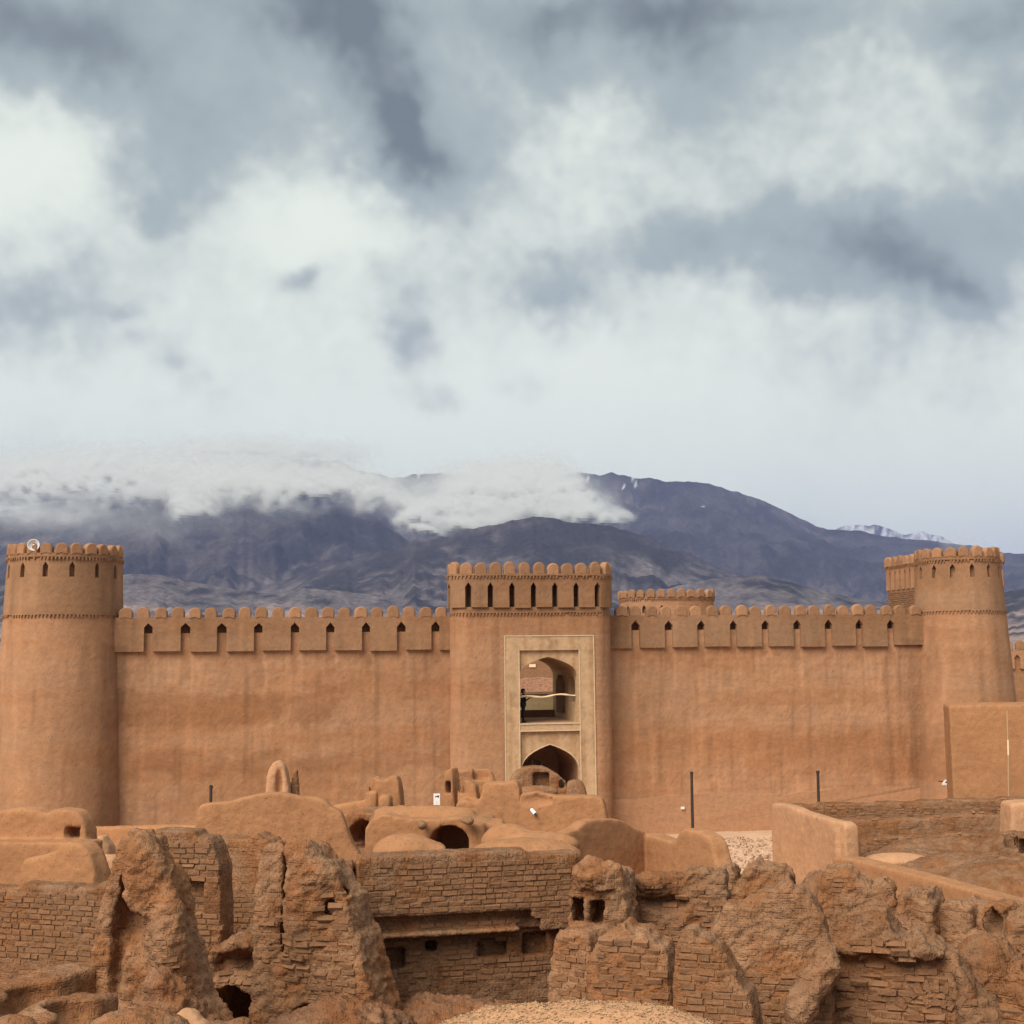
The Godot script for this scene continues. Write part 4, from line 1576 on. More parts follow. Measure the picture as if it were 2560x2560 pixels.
func lay_bricks(job: Dictionary, root: Node3D):
	var r := RandomNumberGenerator.new()
	r.seed = hash(job.l)
	var made := 0
	var yaw := 0.0
	var rest := SurfaceTool.new()
	var surplus := 0
	var regions: Array = job.b.duplicate()
	var given := regions.size()
	if job.st == 1:     # bare masonry: scattered bricks show all over its faces
		for p in job.p:
			if int(p[1]) == 0 and int(p[0]) == 0:
				regions.append([p[3], p[4], p[5], p[6], 0.05, p[7] - 0.05, maxf(p[10], 1.6), 9.0, 0.25, 0.085, 1.05, 0.0])
	var laid := []
	for ri in regions.size():
		var q: Array = regions[ri]
		var n := Vector3(-q[3], 0, q[2])
		yaw = atan2(n.x, n.z)
		var y: float = q[6] + 0.04
		var row := 0
		while y < minf(q[7], 6.0) - 0.03:
			var u: float = q[4] + r.randf_range(0.0, 0.25)
			var bh: float = q[9] * r.randf_range(0.9, 1.1)
			while u < q[5]:
				var bl: float = q[8] * (r.randf_range(0.8, 1.12) if r.randf() < 0.75 else r.randf_range(0.45, 0.6))
				var uc := u + bl / 2
				u += bl + r.randf_range(0.009, 0.02)
				if u > q[5] + 0.08: break
				var patch := fbm.get_noise_3d(uc * 1.3 + q[0], y * 1.6, q[1])
				if r.randf() < q[10] * 0.7 + maxf(patch, 0.0) * 0.25:
					continue
				if ri >= given:
					var free := true
					for g in range(given):
						var e: Array = regions[g]
						if uc > e[4] - 0.1 and uc < e[5] + 0.1 and y > e[6] - 0.05 and y < e[7] + 0.05 and absf(e[0] - q[0]) < 0.01:
							free = false
					if not free: continue
				var w := surface_w(job, q, uc, y, q[11] + 0.45)
				if w < q[11] - 0.4:
					continue
				var w1 := surface_w(job, q, uc - bl * 0.4, y, q[11] + 0.45)
				var w2 := surface_w(job, q, uc + bl * 0.4, y, q[11] + 0.45)
				if w1 < -50.0 or w2 < -50.0 or absf(w1 - w2) > bl * 0.9:
					continue
				var w3 := surface_w(job, q, uc, y + 0.06, q[11] + 0.45)
				if w3 < -50.0:
					continue
				var p := Vector3(q[0] + uc * q[2], y + 0.012 * fine.get_noise_2d(uc * 2.0, row), q[1] + uc * q[3]) + n * ((w + w1 + w2) / 3.0 + r.randf_range(-0.012, 0.0) - (0.012 if ri >= given else 0.0))
				var turn := Vector3(clampf((w3 - w) / 0.06, -1.0, 1.0) * -0.7 + r.randf_range(-0.05, 0.05), yaw + atan2(w1 - w2, bl * 0.8), r.randf_range(-0.035, 0.035))
				var mesh: ArrayMesh = brick_meshes[r.randi() % brick_meshes.size()]
				made += 1
				if made <= 270:
					var o := put("brick", mesh, M.brick, root, p - root.position, turn)
					o.scale = Vector3(bl, bh, 1.0)
				else:
					surplus += 1
					rest.append_from(mesh, 0, Transform3D(Basis.from_euler(turn) * Basis.from_scale(Vector3(bl, bh, 1.0)), p - root.position))
			y += bh + r.randf_range(0.009, 0.016)
			row += 1
	if surplus:
		put("further_bricks", rest.commit(), M.brick, root).set_meta("kind", "stuff")
	# courses standing on edge round a collapsed arch
	if job.has("fan"):
		for f in job.fan:
			var q: Array = job.b[0]
			var n := Vector3(-q[3], 0, q[2])
			for k in int(f[4]):
				var rad: float = f[2] + f[3] * k
				var a: float = f[5]
				while a < f[6]:
					a += 0.095 / rad * r.randf_range(0.95, 1.3)
					var u: float = f[0] + cos(a) * rad
					var y: float = f[1] + sin(a) * rad
					var w := surface_w(job, q, u, y, 0.6)
					if w < -0.7: continue
					var o := put("brick", brick_meshes[r.randi() % brick_meshes.size()], M.brick, root, Vector3(q[0] + u * q[2], y, q[1] + u * q[3]) + n * (w - 0.008) - root.position, Vector3(0, yaw, a))
					o.scale = Vector3(f[3] * 0.9, 0.075, 1.4)

func ruins():
	for i in 10:
		brick_meshes.append(brick_mesh(shade(Color(0.345, 0.182, 0.098), 0.88 + 0.026 * i, 0.025 * (i % 3 - 1)), 100 + i))
	var jobs := []
	for i in RUINS.size():
		var d: Dictionary = RUINS[i]
		if d.st != 4: d.am *= 0.72
		d.shapes = read_shapes(d.p, i * 17.0)
		jobs.append(d)
	var task := WorkerThreadPool.add_group_task(func(i: int): mesh_field(jobs[i]), jobs.size(), -1, true)
	WorkerThreadPool.wait_for_group_task_completion(task)
	for d in jobs:
		var m := ArrayMesh.new()
		m.add_surface_from_arrays(Mesh.PRIMITIVE_TRIANGLES, d.arrays)
		var mat: Material = [M.plaster, M.raw, M.plaster, M.clay, M.raw][d.st]
		if d.n == "straw_mud_mound":
			straw_mound(d, m)
			continue
		if d.b.is_empty() and d.st != 1:
			tag(single(d.n, m, mat, d.base), d.l, d.c, d.g)
		else:
			var root := thing(d.n, d.l, d.c, d.base, 0.0, d.g)
			put("mud_core", m, mat, root)
			lay_bricks(d, root)
	rubble()

# broken brick and clods lying between the foreground ruins and on the bank at the right
func rubble():
	var r := RandomNumberGenerator.new()
	r.seed = 5
	var st := SurfaceTool.new()
	var n := 0
	while n < 1700:
		var x := r.randf_range(-10, 10)
		var z := r.randf_range(-31, -14)
		if fbm.get_noise_2d(x * 0.6, z * 0.6) < -0.1: continue
		var k := r.randf_range(0.3, 1.0)
		st.append_from(brick_meshes[r.randi() % brick_meshes.size()], 0, Transform3D(Basis.from_euler(Vector3(r.randf_range(-PI, PI), r.randf_range(-PI, PI), r.randf_range(-PI, PI))) * Basis.from_scale(Vector3(0.22 * k, 0.12 * k, 1.3 * k)), Vector3(x, land_height(x, z) + 0.03 * k, z)))
		n += 1
	# pebbles of the court
	var ps := SurfaceTool.new()
	var tones := [brick_mesh(Color(0.86, 0.60, 0.43), 301), brick_mesh(Color(0.60, 0.40, 0.27), 302), brick_mesh(Color(0.78, 0.52, 0.36), 303)]
	for i in 2600:
		var x := r.randf_range(5.5, 13.5)
		var z := r.randf_range(-63.5, -47.0)
		var k := r.randf_range(0.35, 1.0)
		ps.append_from(tones[i % 3], 0, Transform3D(Basis.from_euler(Vector3(r.randf_range(-0.5, 0.5), r.randf_range(-PI, PI), r.randf_range(-0.5, 0.5))) * Basis.from_scale(Vector3(0.16 * k, 0.09 * k, 0.9 * k)), Vector3(x, land_height(x, z) + 0.02 * k, z)))
	var g := single("gravel", ps.commit(), M.brick)
	g.set_meta("kind", "stuff")
	g.set_meta("label", "pale gravel stones on the court before the right wall")
	g.set_meta("category", "gravel")
	var o := single("rubble", st.commit(), M.brick)
	o.set_meta("kind", "stuff")
	o.set_meta("label", "broken bricks and clods strewn between the foreground ruins")
	o.set_meta("category", "rubble")

# a rough earthen wall top full of chopped straw
func straw_mound(d: Dictionary, m: ArrayMesh):
	var root := thing(d.n, d.l, d.c, d.base)
	put("mud_core", m, M.straw, root)
	var r := RandomNumberGenerator.new()
	r.seed = 77
	var v: PackedVector3Array = d.arrays[Mesh.ARRAY_VERTEX]
	var n: PackedVector3Array = d.arrays[Mesh.ARRAY_NORMAL]
	var b := MB.new(func(p: Vector3) -> Color: return shade(Color(0.66, 0.43, 0.255), 0.85 + 0.5 * absf(fine.get_noise_3dv(p * 40.0))))
	for i in 15000:
		var k := r.randi() % v.size()
		if n[k].y < 0.1: continue
		var dir := Vector3(r.randf_range(-1, 1), r.randf_range(-0.35, 0.35), r.randf_range(-1, 1))
		dir = (dir - n[k] * dir.dot(n[k]) * 0.8).normalized()
		var side := dir.cross(n[k]).normalized()
		var up := side.cross(dir).normalized()
		if up.dot(n[k]) < 0.0: up = -up
		var o := v[k] + Vector3(r.randf_range(-0.02, 0.02), 0.0, r.randf_range(-0.02, 0.02)) + n[k] * 0.004
		var l := r.randf_range(0.003, 0.013)
		var w := r.randf_range(0.0018, 0.006)
		var t := r.randf_range(0.0015, 0.005)
		var a := o - dir * l - side * w
		var c := o + dir * l - side * w
		var e := o + dir * l + side * w
		var f := o - dir * l + side * w
		b.quad(a + up * t, c + up * t, e + up * t, f + up * t, up)
		b.quad(a - up * t, c - up * t, c + up * t, a + up * t, -side)
		b.quad(f - up * t, e - up * t, e + up * t, f + up * t, side)
	put("straw_flakes", b.done(), M.straw, root).set_meta("kind", "stuff")

# ---------------------------------------------------------------- small things
func lathe(b: MB, at: Vector3, axis: Vector3, prof: Array, k := 20):
	# prof: [distance along the axis, radius]
	var u := axis.cross(Vector3.UP if absf(axis.y) < 0.9 else Vector3.RIGHT).normalized()
	var w := axis.cross(u)
	for i in prof.size() - 1:
		for j in k:
			var n0 := u * cos(TAU * j / k) + w * sin(TAU * j / k)
			var n1 := u * cos(TAU * (j + 1) / k) + w * sin(TAU * (j + 1) / k)
			var p: Vector3 = at + axis * prof[i][0]
			var q: Vector3 = at + axis * prof[i + 1][0]
			var out: Vector3 = (n0 + n1) * (prof[i + 1][0] - prof[i][0]) - axis * 2.0 * (prof[i + 1][1] - prof[i][1])
			b.flat(p + n0 * prof[i][1], p + n1 * prof[i][1], q + n1 * prof[i + 1][1], out)
			b.flat(p + n0 * prof[i][1], q + n1 * prof[i + 1][1], q + n0 * prof[i + 1][1], out)

func lamp_post(label: String, at: Vector3, h: float):
	var t := thing("lamp_post", label, "pole", at, 0.0, "dark iron posts along the fortress wall")
	var b := MB.new(white_tint)
	tube(b, [at, at + Vector3(0, h * 0.5, 0), at + Vector3(0.01, h, 0)], [0.075, 0.07, 0.065], 10)
	put("pole", b.done(at), M.iron, t)
	var c := MB.new(white_tint)
	lathe(c, at + Vector3(0.01, h - 0.02, 0), Vector3.UP, [[0.0, 0.085], [0.1, 0.085], [0.14, 0.0]])
	put("cap", c.done(at), M.iron, t)
	var f := MB.new(white_tint)
	lathe(f, at, Vector3.UP, [[0.0, 0.16], [0.05, 0.16], [0.07, 0.08]])
	put("foot", f.done(at), M.iron, t)

func small_things():
	# round lamp on the left tower
	var at := Vector3(-22.07, 13.7, -58.9)
	var t := thing("floodlight", "round white lamp on the parapet of the left tower", "lamp", at)
	var ax := Vector3(0.25, -0.05, 0.96).normalized()
	var hc := at + Vector3(0, 0.49, 0.1)
	var b := MB.new(white_tint)
	lathe(b, hc, ax, [[-0.16, 0.0], [-0.16, 0.08], [-0.05, 0.2], [0.04, 0.26], [0.07, 0.27], [0.07, 0.235], [0.0, 0.18], [-0.03, 0.0]])
	put("reflector", b.done(at), M.white_paint, t)
	b = MB.new(white_tint)
	lathe(b, hc + ax * 0.03, ax, [[0.0, 0.0], [0.03, 0.05], [0.05, 0.0]])
	put("bulb", b.done(at), M.glass_lens, t)
	b = MB.new(white_tint)
	tube(b, [at + Vector3(0, -0.15, 0), at + Vector3(0, 0.25, 0.02), hc - ax * 0.1], [0.04, 0.04, 0.03])
	put("bracket", b.done(at), M.iron, t)
	# posts
	lamp_post("dark iron post rising behind the left end of the wide plaster wall", Vector3(-13.53, 0, -58.0), 3.2)
	lamp_post("tall dark iron post at the wall beside the gravel court", Vector3(8.47, 0, -62.3), 3.2)
	lamp_post("dark iron post behind the rough terrace wall", Vector3(14.49, 0, -62.2), 3.2)
	# information board
	at = Vector3(-3.29, 0, -55)
	t = thing("information_sign", "small white board with a black mark near the notched ruin", "sign", at)
	b = MB.new(white_tint)
	b.box(Vector3(-0.135, 2.69, -0.02), Vector3(0.135, 3.16, 0.02))
	put("board", b.done(), M.white_paint, t)
	b = MB.new(white_tint)
	b.box(Vector3(-0.02, -0.1, -0.06), Vector3(0.02, 3.1, -0.022))
	put("post", b.done(), M.iron, t)
	b = MB.new(white_tint)
	var bl := Plan.new()
	bl.add(Vector2(-0.135, 0.0), Vector2(0, 1)); bl.add(Vector2(0.135, 0.0), Vector2(0, 1))
	var mark := PackedVector2Array()
	for q in [[0.06, 3.035], [0.09, 3.065], [0.12, 3.05], [0.15, 3.07], [0.20, 3.085], [0.245, 3.075], [0.215, 3.04], [0.25, 3.01], [0.20, 2.995], [0.15, 3.02], [0.12, 3.02], [0.09, 3.005]]:
		mark.append(Vector2(q[0], q[1]))
	ext(b, bl, mark, 0.026, 0.015)
	put("print_mark", b.done(), M.dark_print, t)
	b = MB.new(white_tint)
	for i in 3:
		b.box(Vector3(-0.07 + 0.02 * i, 2.75 + i * 0.035, 0.019), Vector3(0.06, 2.757 + i * 0.035, 0.0235))
	put("print_lines", b.done(), plain("grey_print", Color(0.45, 0.45, 0.47)), t)
	# small floodlight on the wall before the gate
	at = Vector3(0.63, 3.61, -44.75)
	t = thing("floodlight", "small white tube lamp on the mud wall before the gate", "lamp", at)
	ax = Vector3(0.55, -0.6, 0.58).normalized()
	b = MB.new(white_tint)
	lathe(b, at, ax, [[-0.12, 0.0], [-0.12, 0.05], [-0.08, 0.065], [0.12, 0.07], [0.12, 0.055]], 14)
	put("housing", b.done(at), M.white_paint, t)
	b = MB.new(white_tint)
	lathe(b, at, ax, [[0.11, 0.0], [0.112, 0.058], [0.10, 0.06]], 14)
	put("lens", b.done(at), M.dark_print, t)
	b = MB.new(white_tint)
	tube(b, [at - ax * 0.05, at + Vector3(-0.02, -0.08, -0.25)], [0.02, 0.02])
	put("bracket", b.done(at), M.iron, t)
	# white box on the right-hand wall
	at = fw(8.49, 1.24, 0.16)
	t = thing("junction_box", "tiny white box on the wall left of the tall iron post", "box", at, atan2(FN.x, FN.z))
	b = MB.new(white_tint)
	b.box(Vector3(-0.09, -0.06, -0.06), Vector3(0.09, 0.06, 0.05))
	put("casing", b.done(), M.white_paint, t)
	b = MB.new(white_tint)
	b.box(Vector3(-0.08, -0.05, 0.05), Vector3(0.08, 0.05, 0.058))
	put("lid", b.done(), M.white_paint, t)
	# floodlight at the foot of the right tower
	at = Vector3(21.37, 2.45, -64.6)
	t = thing("floodlight", "white wedge shaped floodlight at the shaded foot of the right round tower", "lamp", at)
	var fl := Plan.new()
	fl.add(Vector2(-0.16, 0.0), Vector2(0, 1)); fl.add(Vector2(0.16, 0.0), Vector2(0, 1))
	b = MB.new(white_tint)
	ext(b, fl, PackedVector2Array([Vector2(0, -0.12), Vector2(0.31, -0.12), Vector2(0.31, 0.10), Vector2(0.24, 0.13), Vector2(0.14, 0.10), Vector2(0.02, -0.04)]), 0.06, -0.08)
	put("housing", b.done(), M.white_paint, t)
	b = MB.new(white_tint)
	ext(b, fl, PackedVector2Array([Vector2(0.12, -0.02), Vector2(0.25, -0.02), Vector2(0.22, 0.05), Vector2(0.16, 0.05)]), 0.065, 0.05)
	put("lens", b.done(), M.dark_print, t)
	b = MB.new(white_tint)
	tube(b, [Vector3(0.05, 0, -0.05), Vector3(0.05, -0.05, -1.2)], [0.025, 0.025])
	put("bracket", b.done(), M.iron, t)
	# drain pipe on the plaster building
	at = Vector3(21.25, 2.5, -55.9)
	t = thing("drain_pipe", "thin vertical drain pipe with one pale length on the plaster building", "pipe", at)
	b = MB.new(white_tint)
	tube(b, [Vector3(0.1, 3.85, -0.15), Vector3(0.05, 2.6, -0.1)], [0.03, 0.03])
	put("upper_pipe", b.done(), M.wood, t)
	b = MB.new(white_tint)
	tube(b, [Vector3(0.05, 2.6, -0.08), Vector3(0.02, 1.95, -0.06)], [0.035, 0.035])
	put("pale_pipe", b.done(), M.bead, t)
	b = MB.new(white_tint)
	tube(b, [Vector3(0.02, 1.95, -0.06), Vector3(-0.1, -0.1, 0.0)], [0.03, 0.03])
	put("lower_pipe", b.done(), M.wood, t)
	person()

# a visitor in dark clothes standing at the pole of the upper arch, seen from the side, one arm raised to the pole
func person():
	var body := [
		# legs, hips, trunk, neck
		[0, 5, 0.05, -0.02, 0.06, 0.09, -0.01, 0.46, 0.10, 0.048, 0.062], [0, 5, 0.05, -0.01, 0.46, 0.10, 0.0, 0.84, 0.085, 0.064, 0.09],
		[0, 5, 0.05, 0.03, 0.06, -0.08, 0.04, 0.46, -0.09, 0.048, 0.062], [0, 5, 0.05, 0.04, 0.46, -0.09, 0.0, 0.84, -0.08, 0.064, 0.09],
		[0, 5, 0.04, -0.06, 0.035, 0.10, 0.12, 0.03, 0.11, 0.045, 0.032], [0, 5, 0.04, 0.0, 0.035, -0.09, 0.17, 0.03, -0.10, 0.045, 0.032],
		[0, 5, 0.10, 0.0, 0.86, -0.06, 0.0, 0.86, 0.06, 0.12, 0.12], [0, 5, 0.12, 0.0, 0.90, 0.0, 0.02, 1.18, 0.0, 0.125, 0.135],
		[0, 5, 0.08, 0.01, 1.27, -0.12, 0.01, 1.27, 0.12, 0.085, 0.085], [0, 5, 0.05, 0.015, 1.32, 0.0, 0.03, 1.41, 0.0, 0.055, 0.05],
		# head with nose and chin
		[0, 5, 0.03, 0.03, 1.50, 0.0, 0.035, 1.54, 0.0, 0.083, 0.088], [0, 5, 0.03, 0.05, 1.44, 0.0, 0.075, 1.47, 0.0, 0.05, 0.05], [0, 5, 0.015, 0.115, 1.50, 0.0, 0.132, 1.485, 0.0, 0.012, 0.014],
		[0, 5, 0.01, 0.03, 1.50, 0.085, 0.02, 1.52, 0.088, 0.016, 0.018], [0, 5, 0.01, 0.03, 1.50, -0.085, 0.02, 1.52, -0.088, 0.016, 0.018],
		# far arm down, near arm bent to the pole
		[0, 5, 0.04, 0.01, 1.28, -0.18, -0.03, 1.02, -0.20, 0.055, 0.043], [0, 5, 0.03, -0.03, 1.02, -0.20, 0.05, 0.80, -0.20, 0.042, 0.03],
		[0, 5, 0.04, 0.01, 1.28, 0.18, 0.06, 1.05, 0.21, 0.055, 0.045], [0, 5, 0.03, 0.06, 1.05, 0.21, 0.27, 1.17, 0.22, 0.043, 0.03]]
	var hands := []
	for s in 2:
		var w := Vector3(0.28, 1.175, 0.22) if s == 0 else Vector3(0.055, 0.79, -0.20)
		var d := Vector3(0.9, 0.35, 0.1).normalized() if s == 0 else Vector3(0.25, -0.96, 0.0).normalized()
		var side := Vector3(-0.35, 0.9, 0.0).normalized() if s == 0 else Vector3(0.96, 0.25, 0.0)
		var palm := w + d * 0.08
		hands.append([0, 5, 0.02, w.x, w.y, w.z, palm.x, palm.y, palm.z, 0.028, 0.034])
		for f in 4:
			var a := palm + side * (f - 1.5) * 0.019
			var e := a + d * (0.036 + 0.004 * (1.5 - absf(f - 1.5)))
			var g := e + (d * 0.7 + Vector3(0, -0.6, 0.3 if s == 0 else -0.2)).normalized() * 0.032
			hands.append([0, 5, 0.006, a.x, a.y, a.z, e.x, e.y, e.z, 0.0095, 0.009])
			hands.append([0, 5, 0.004, e.x, e.y, e.z, g.x, g.y, g.z, 0.009, 0.008])
		var th := w + d * 0.03 + side * 0.03
		var tip := th + (d * 0.6 + side * 0.8).normalized() * 0.05
		hands.append([0, 5, 0.008, th.x, th.y, th.z, tip.x, tip.y, tip.z, 0.012, 0.0095])
	var job := {shapes = read_shapes(body, 0.0), ce = 0.014, am = 0.0, st = 10}
	mesh_field(job)
	var hj := {shapes = read_shapes(hands, 0.0), ce = 0.006, am = 0.0, st = 10}
	mesh_field(hj)
	# clothes black, skin where head and hands show
	var col: PackedColorArray = job.arrays[Mesh.ARRAY_COLOR]
	var v: PackedVector3Array = job.arrays[Mesh.ARRAY_VERTEX]
	for i in v.size():
		var p: Vector3 = v[i] + job.base
		col[i] = Color(0.30, 0.17, 0.11) if p.y > 1.395 else Color(0.012, 0.012, 0.015) if p.y > 0.07 else Color(0.02, 0.015, 0.012)
		v[i] = p
	job.arrays[Mesh.ARRAY_COLOR] = col
	job.arrays[Mesh.ARRAY_VERTEX] = v
	var hv: PackedVector3Array = hj.arrays[Mesh.ARRAY_VERTEX]
	var hcol: PackedColorArray = hj.arrays[Mesh.ARRAY_COLOR]
	for i in hv.size():
		hv[i] += hj.base
		hcol[i] = Color(0.30, 0.17, 0.11)
	hj.arrays[Mesh.ARRAY_VERTEX] = hv
	hj.arrays[Mesh.ARRAY_COLOR] = hcol
	var one := ArrayMesh.new()
	one.add_surface_from_arrays(Mesh.PRIMITIVE_TRIANGLES, job.arrays)
	var two := ArrayMesh.new()
	two.add_surface_from_arrays(Mesh.PRIMITIVE_TRIANGLES, hj.arrays)
	var st := SurfaceTool.new()
	st.append_from(one, 0, Transform3D())
	st.append_from(two, 0, Transform3D())
	var cloth := StandardMaterial3D.new()
	cloth.resource_name = "clothes"
	cloth.vertex_color_use_as_albedo = true
	cloth.roughness = 0.9
	M["clothes"] = cloth
	var t := thing("person", "person in black standing at the left of the upper gate arch", "person", fw(0.36, 5.645, 0.55), atan2(FN.x, FN.z) + 0.1)
	put("body", st.commit(), cloth, t)
	var hair := {shapes = read_shapes([[0, 5, 0.03, 0.005, 1.535, 0.0, 0.02, 1.56, 0.0, 0.092, 0.09], [0, 5, 0.03, -0.03, 1.48, 0.0, -0.02, 1.54, 0.0, 0.075, 0.085], [1, 5, 0.01, 0.12, 1.46, 0.0, 0.13, 1.52, 0.0, 0.09, 0.075]], 0.0), ce = 0.012, am = 0.0, st = 10}
	mesh_field(hair)
	var hm := ArrayMesh.new()
	hm.add_surface_from_arrays(Mesh.PRIMITIVE_TRIANGLES, hair.arrays)
	put("hair", hm, M.hair, t, hair.base)

# ---------------------------------------------------------------- layout in metres
var CLOUD_BANKS := [
	[-21.99,26.23,5.91,2.69,10,0.62],
	[-16.21,24.37,5.91,2.33,5,0.30],
	[-10.58,27.49,4.30,1.97,0,0.30],
	[-6.33,25.04,2.15,5.37,-22,0.60],
	[-4.85,22.49,1.88,2.15,-10,0.40],
	[-2.07,22.85,3.04,1.97,0,0.16],
	[-8.38,27.46,2.86,2.15,0,0.22],
	[3.41,27.27,6.80,1.97,0,0.46],
	[7.85,25.81,3.40,2.15,25,0.34],
	[11.73,27.22,4.48,1.25,0,0.30],
	[21.70,25.78,3.58,1.43,0,0.36],
	[15.75,17.53,4.30,1.43,6,0.66],
	[19.35,15.36,2.33,1.07,30,0.60],
	[9.98,18.13,4.30,1.07,-6,0.26],
	[6.36,17.81,3.04,0.90,-8,0.20],
	[2.85,15.85,2.33,1.25,10,0.34],
	[14.49,16.13,2.69,1.07,0,0.30],
	[21.99,22.24,1.61,1.61,0,0.14],
	[22.20,17.32,1.97,1.79,0,0.24],
	[-15.26,20.64,2.33,2.69,30,0.30],
	[-17.80,19.76,1.97,1.07,0,0.12],
	[-15.73,18.80,1.25,1.07,0,0.12],
	[-21.26,14.56,3.04,2.33,0,0.32],
	[-17.68,15.08,1.25,0.54,0,0.14],
	[-9.73,16.70,1.25,0.72,0,0.30],
	[-5.03,15.53,1.25,2.15,-15,0.20],
	[-4.67,13.61,1.25,1.43,0,0.20],
	[-3.59,11.15,1.25,1.25,0,0.22],
	[0.60,12.19,1.61,1.07,20,0.20],
	[-14.92,12.45,1.07,1.43,-20,0.18],
	[-16.80,13.54,0.72,0.72,0,0.10],
	[18.06,12.30,5.91,3.04,0,0.14],
	[13.01,13.50,5.37,2.15,0,0.08],
	[-18.83,8.70,5.37,1.43,0,0.05],
	[-21.12,20.22,4.66,2.69,0,-0.25],
	[-8.68,18.87,5.91,2.33,0,-0.22],
	[2.77,22.80,2.86,2.15,0,-0.10],
	[1.33,11.65,4.66,2.15,0,-0.12],
	[17.73,23.46,4.30,2.86,0,-0.06],
	[-1.78,9.19,4.66,1.43,0,-0.12],
]
var RANGES := [
	[8200,3600,2500,[-5616,840,-4331,906,-3302,961,-2530,1070,-1888,1294,-1759,1311,-1603,1296,-1344,1263,-1111,1271,-1007,1217,-748,1157,-489,1186,-256,1187,-75,1159,184,1175,416,1178,571,1163,649,1186,727,1169,830,1142,1087,1106,1242,1094,1473,1045,1677,965,1791,899,2007,793,2238,781,2339,749,2493,724,2698,704,2928,681,3131,641,3284,621,3902,646,5194,737]],
	[6000,2600,1800,[-4105,560,-2978,606,-2414,658,-2133,703,-1888,752,-1756,735,-1625,780,-1510,729,-1397,720,-1246,761,-1133,731,-981,716,-812,734,-641,669,-509,573,-378,468,-153,353,220,182,778,65,3756,1]],
	[4500,1900,1500,[-3061,141,-1518,126,-1168,179,-958,233,-678,312,-467,372,-340,408,-213,429,-191,445,-85,464,14,481,71,489,141,486,212,469,353,454,451,424,591,366,730,302,869,241,1078,186,1426,126,2825,85]],
	[3500,1300,1200,[-2387,210,-1513,234,-1184,220,-1042,241,-932,229,-789,195,-691,183,-571,193,-417,180,-199,156,348,173,457,192,589,214,677,216,785,188,915,154,1110,122,1309,164,1397,174,1770,203,2207,188]],
	[13500,2500,2000,[-9165,154,911,142,2624,1264,3053,1405,3390,1334,3561,1396,3858,1380,4149,1250,4320,1282,4530,1246,4695,1159,4942,1009,6396,593,8475,238]],
]
# cloud banks on the slopes: distance, then centre, reach and density of each billow
var BILLOWS := [
	[4900,[[-1241,602,69,69,1.10],[-1202,570,54,38,1.00],[-370,485,38,28,1.20],[-331,469,34,18,1.20],[-185,506,107,38,1.20],[-46,544,138,54,1.20],[-1462,488,505,61,0.14],[-1463,534,337,43,0.15]]],
	[5150,[[-1232,680,161,80,1.00],[-956,653,72,64,1.00],[-567,649,97,48,1.20],[-421,566,48,40,0.80],[-372,550,56,45,1.20],[-308,582,113,72,1.20],[243,576,129,64,1.20],[324,567,80,48,1.10],[388,542,56,26,0.90],[453,558,29,23,0.50],[-1878,564,515,64,0.22]]],
	[5400,[[-2004,617,253,37,0.50],[-1751,695,186,37,0.50],[-1564,686,101,30,0.50],[-1404,757,186,84,1.00],[-1224,729,152,76,1.20],[-1071,719,118,59,1.00],[-926,727,135,84,1.00],[-816,708,152,68,1.10],[-663,724,118,59,1.00],[-475,662,101,51,1.20],[-220,660,135,101,1.30],[-84,684,152,110,1.30],[52,700,152,101,1.30],[170,639,152,84,1.30],[282,698,59,68,0.70]]],
	[5750,[[-2263,749,467,99,1.00],[-1993,810,359,108,1.00],[-1722,826,323,99,1.00],[-1232,812,198,72,1.00],[-760,807,108,72,1.00],[-579,769,126,45,0.90],[164,771,90,126,1.10],[-2211,803,539,90,1.10],[-53,737,359,99,1.20]]],
	[6200,[[-194,874,271,58,0.60],[-1720,898,388,87,1.00],[-1133,893,291,74,0.90]]],
	[6700,[[-1521,1009,544,84,0.80],[-2240,1016,733,115,0.90],[-1416,1083,251,73,0.90],[-1606,1064,147,63,0.70],[-1140,1059,188,63,0.80],[-908,1078,188,63,0.50],[2351,569,126,52,0.30]]],
]
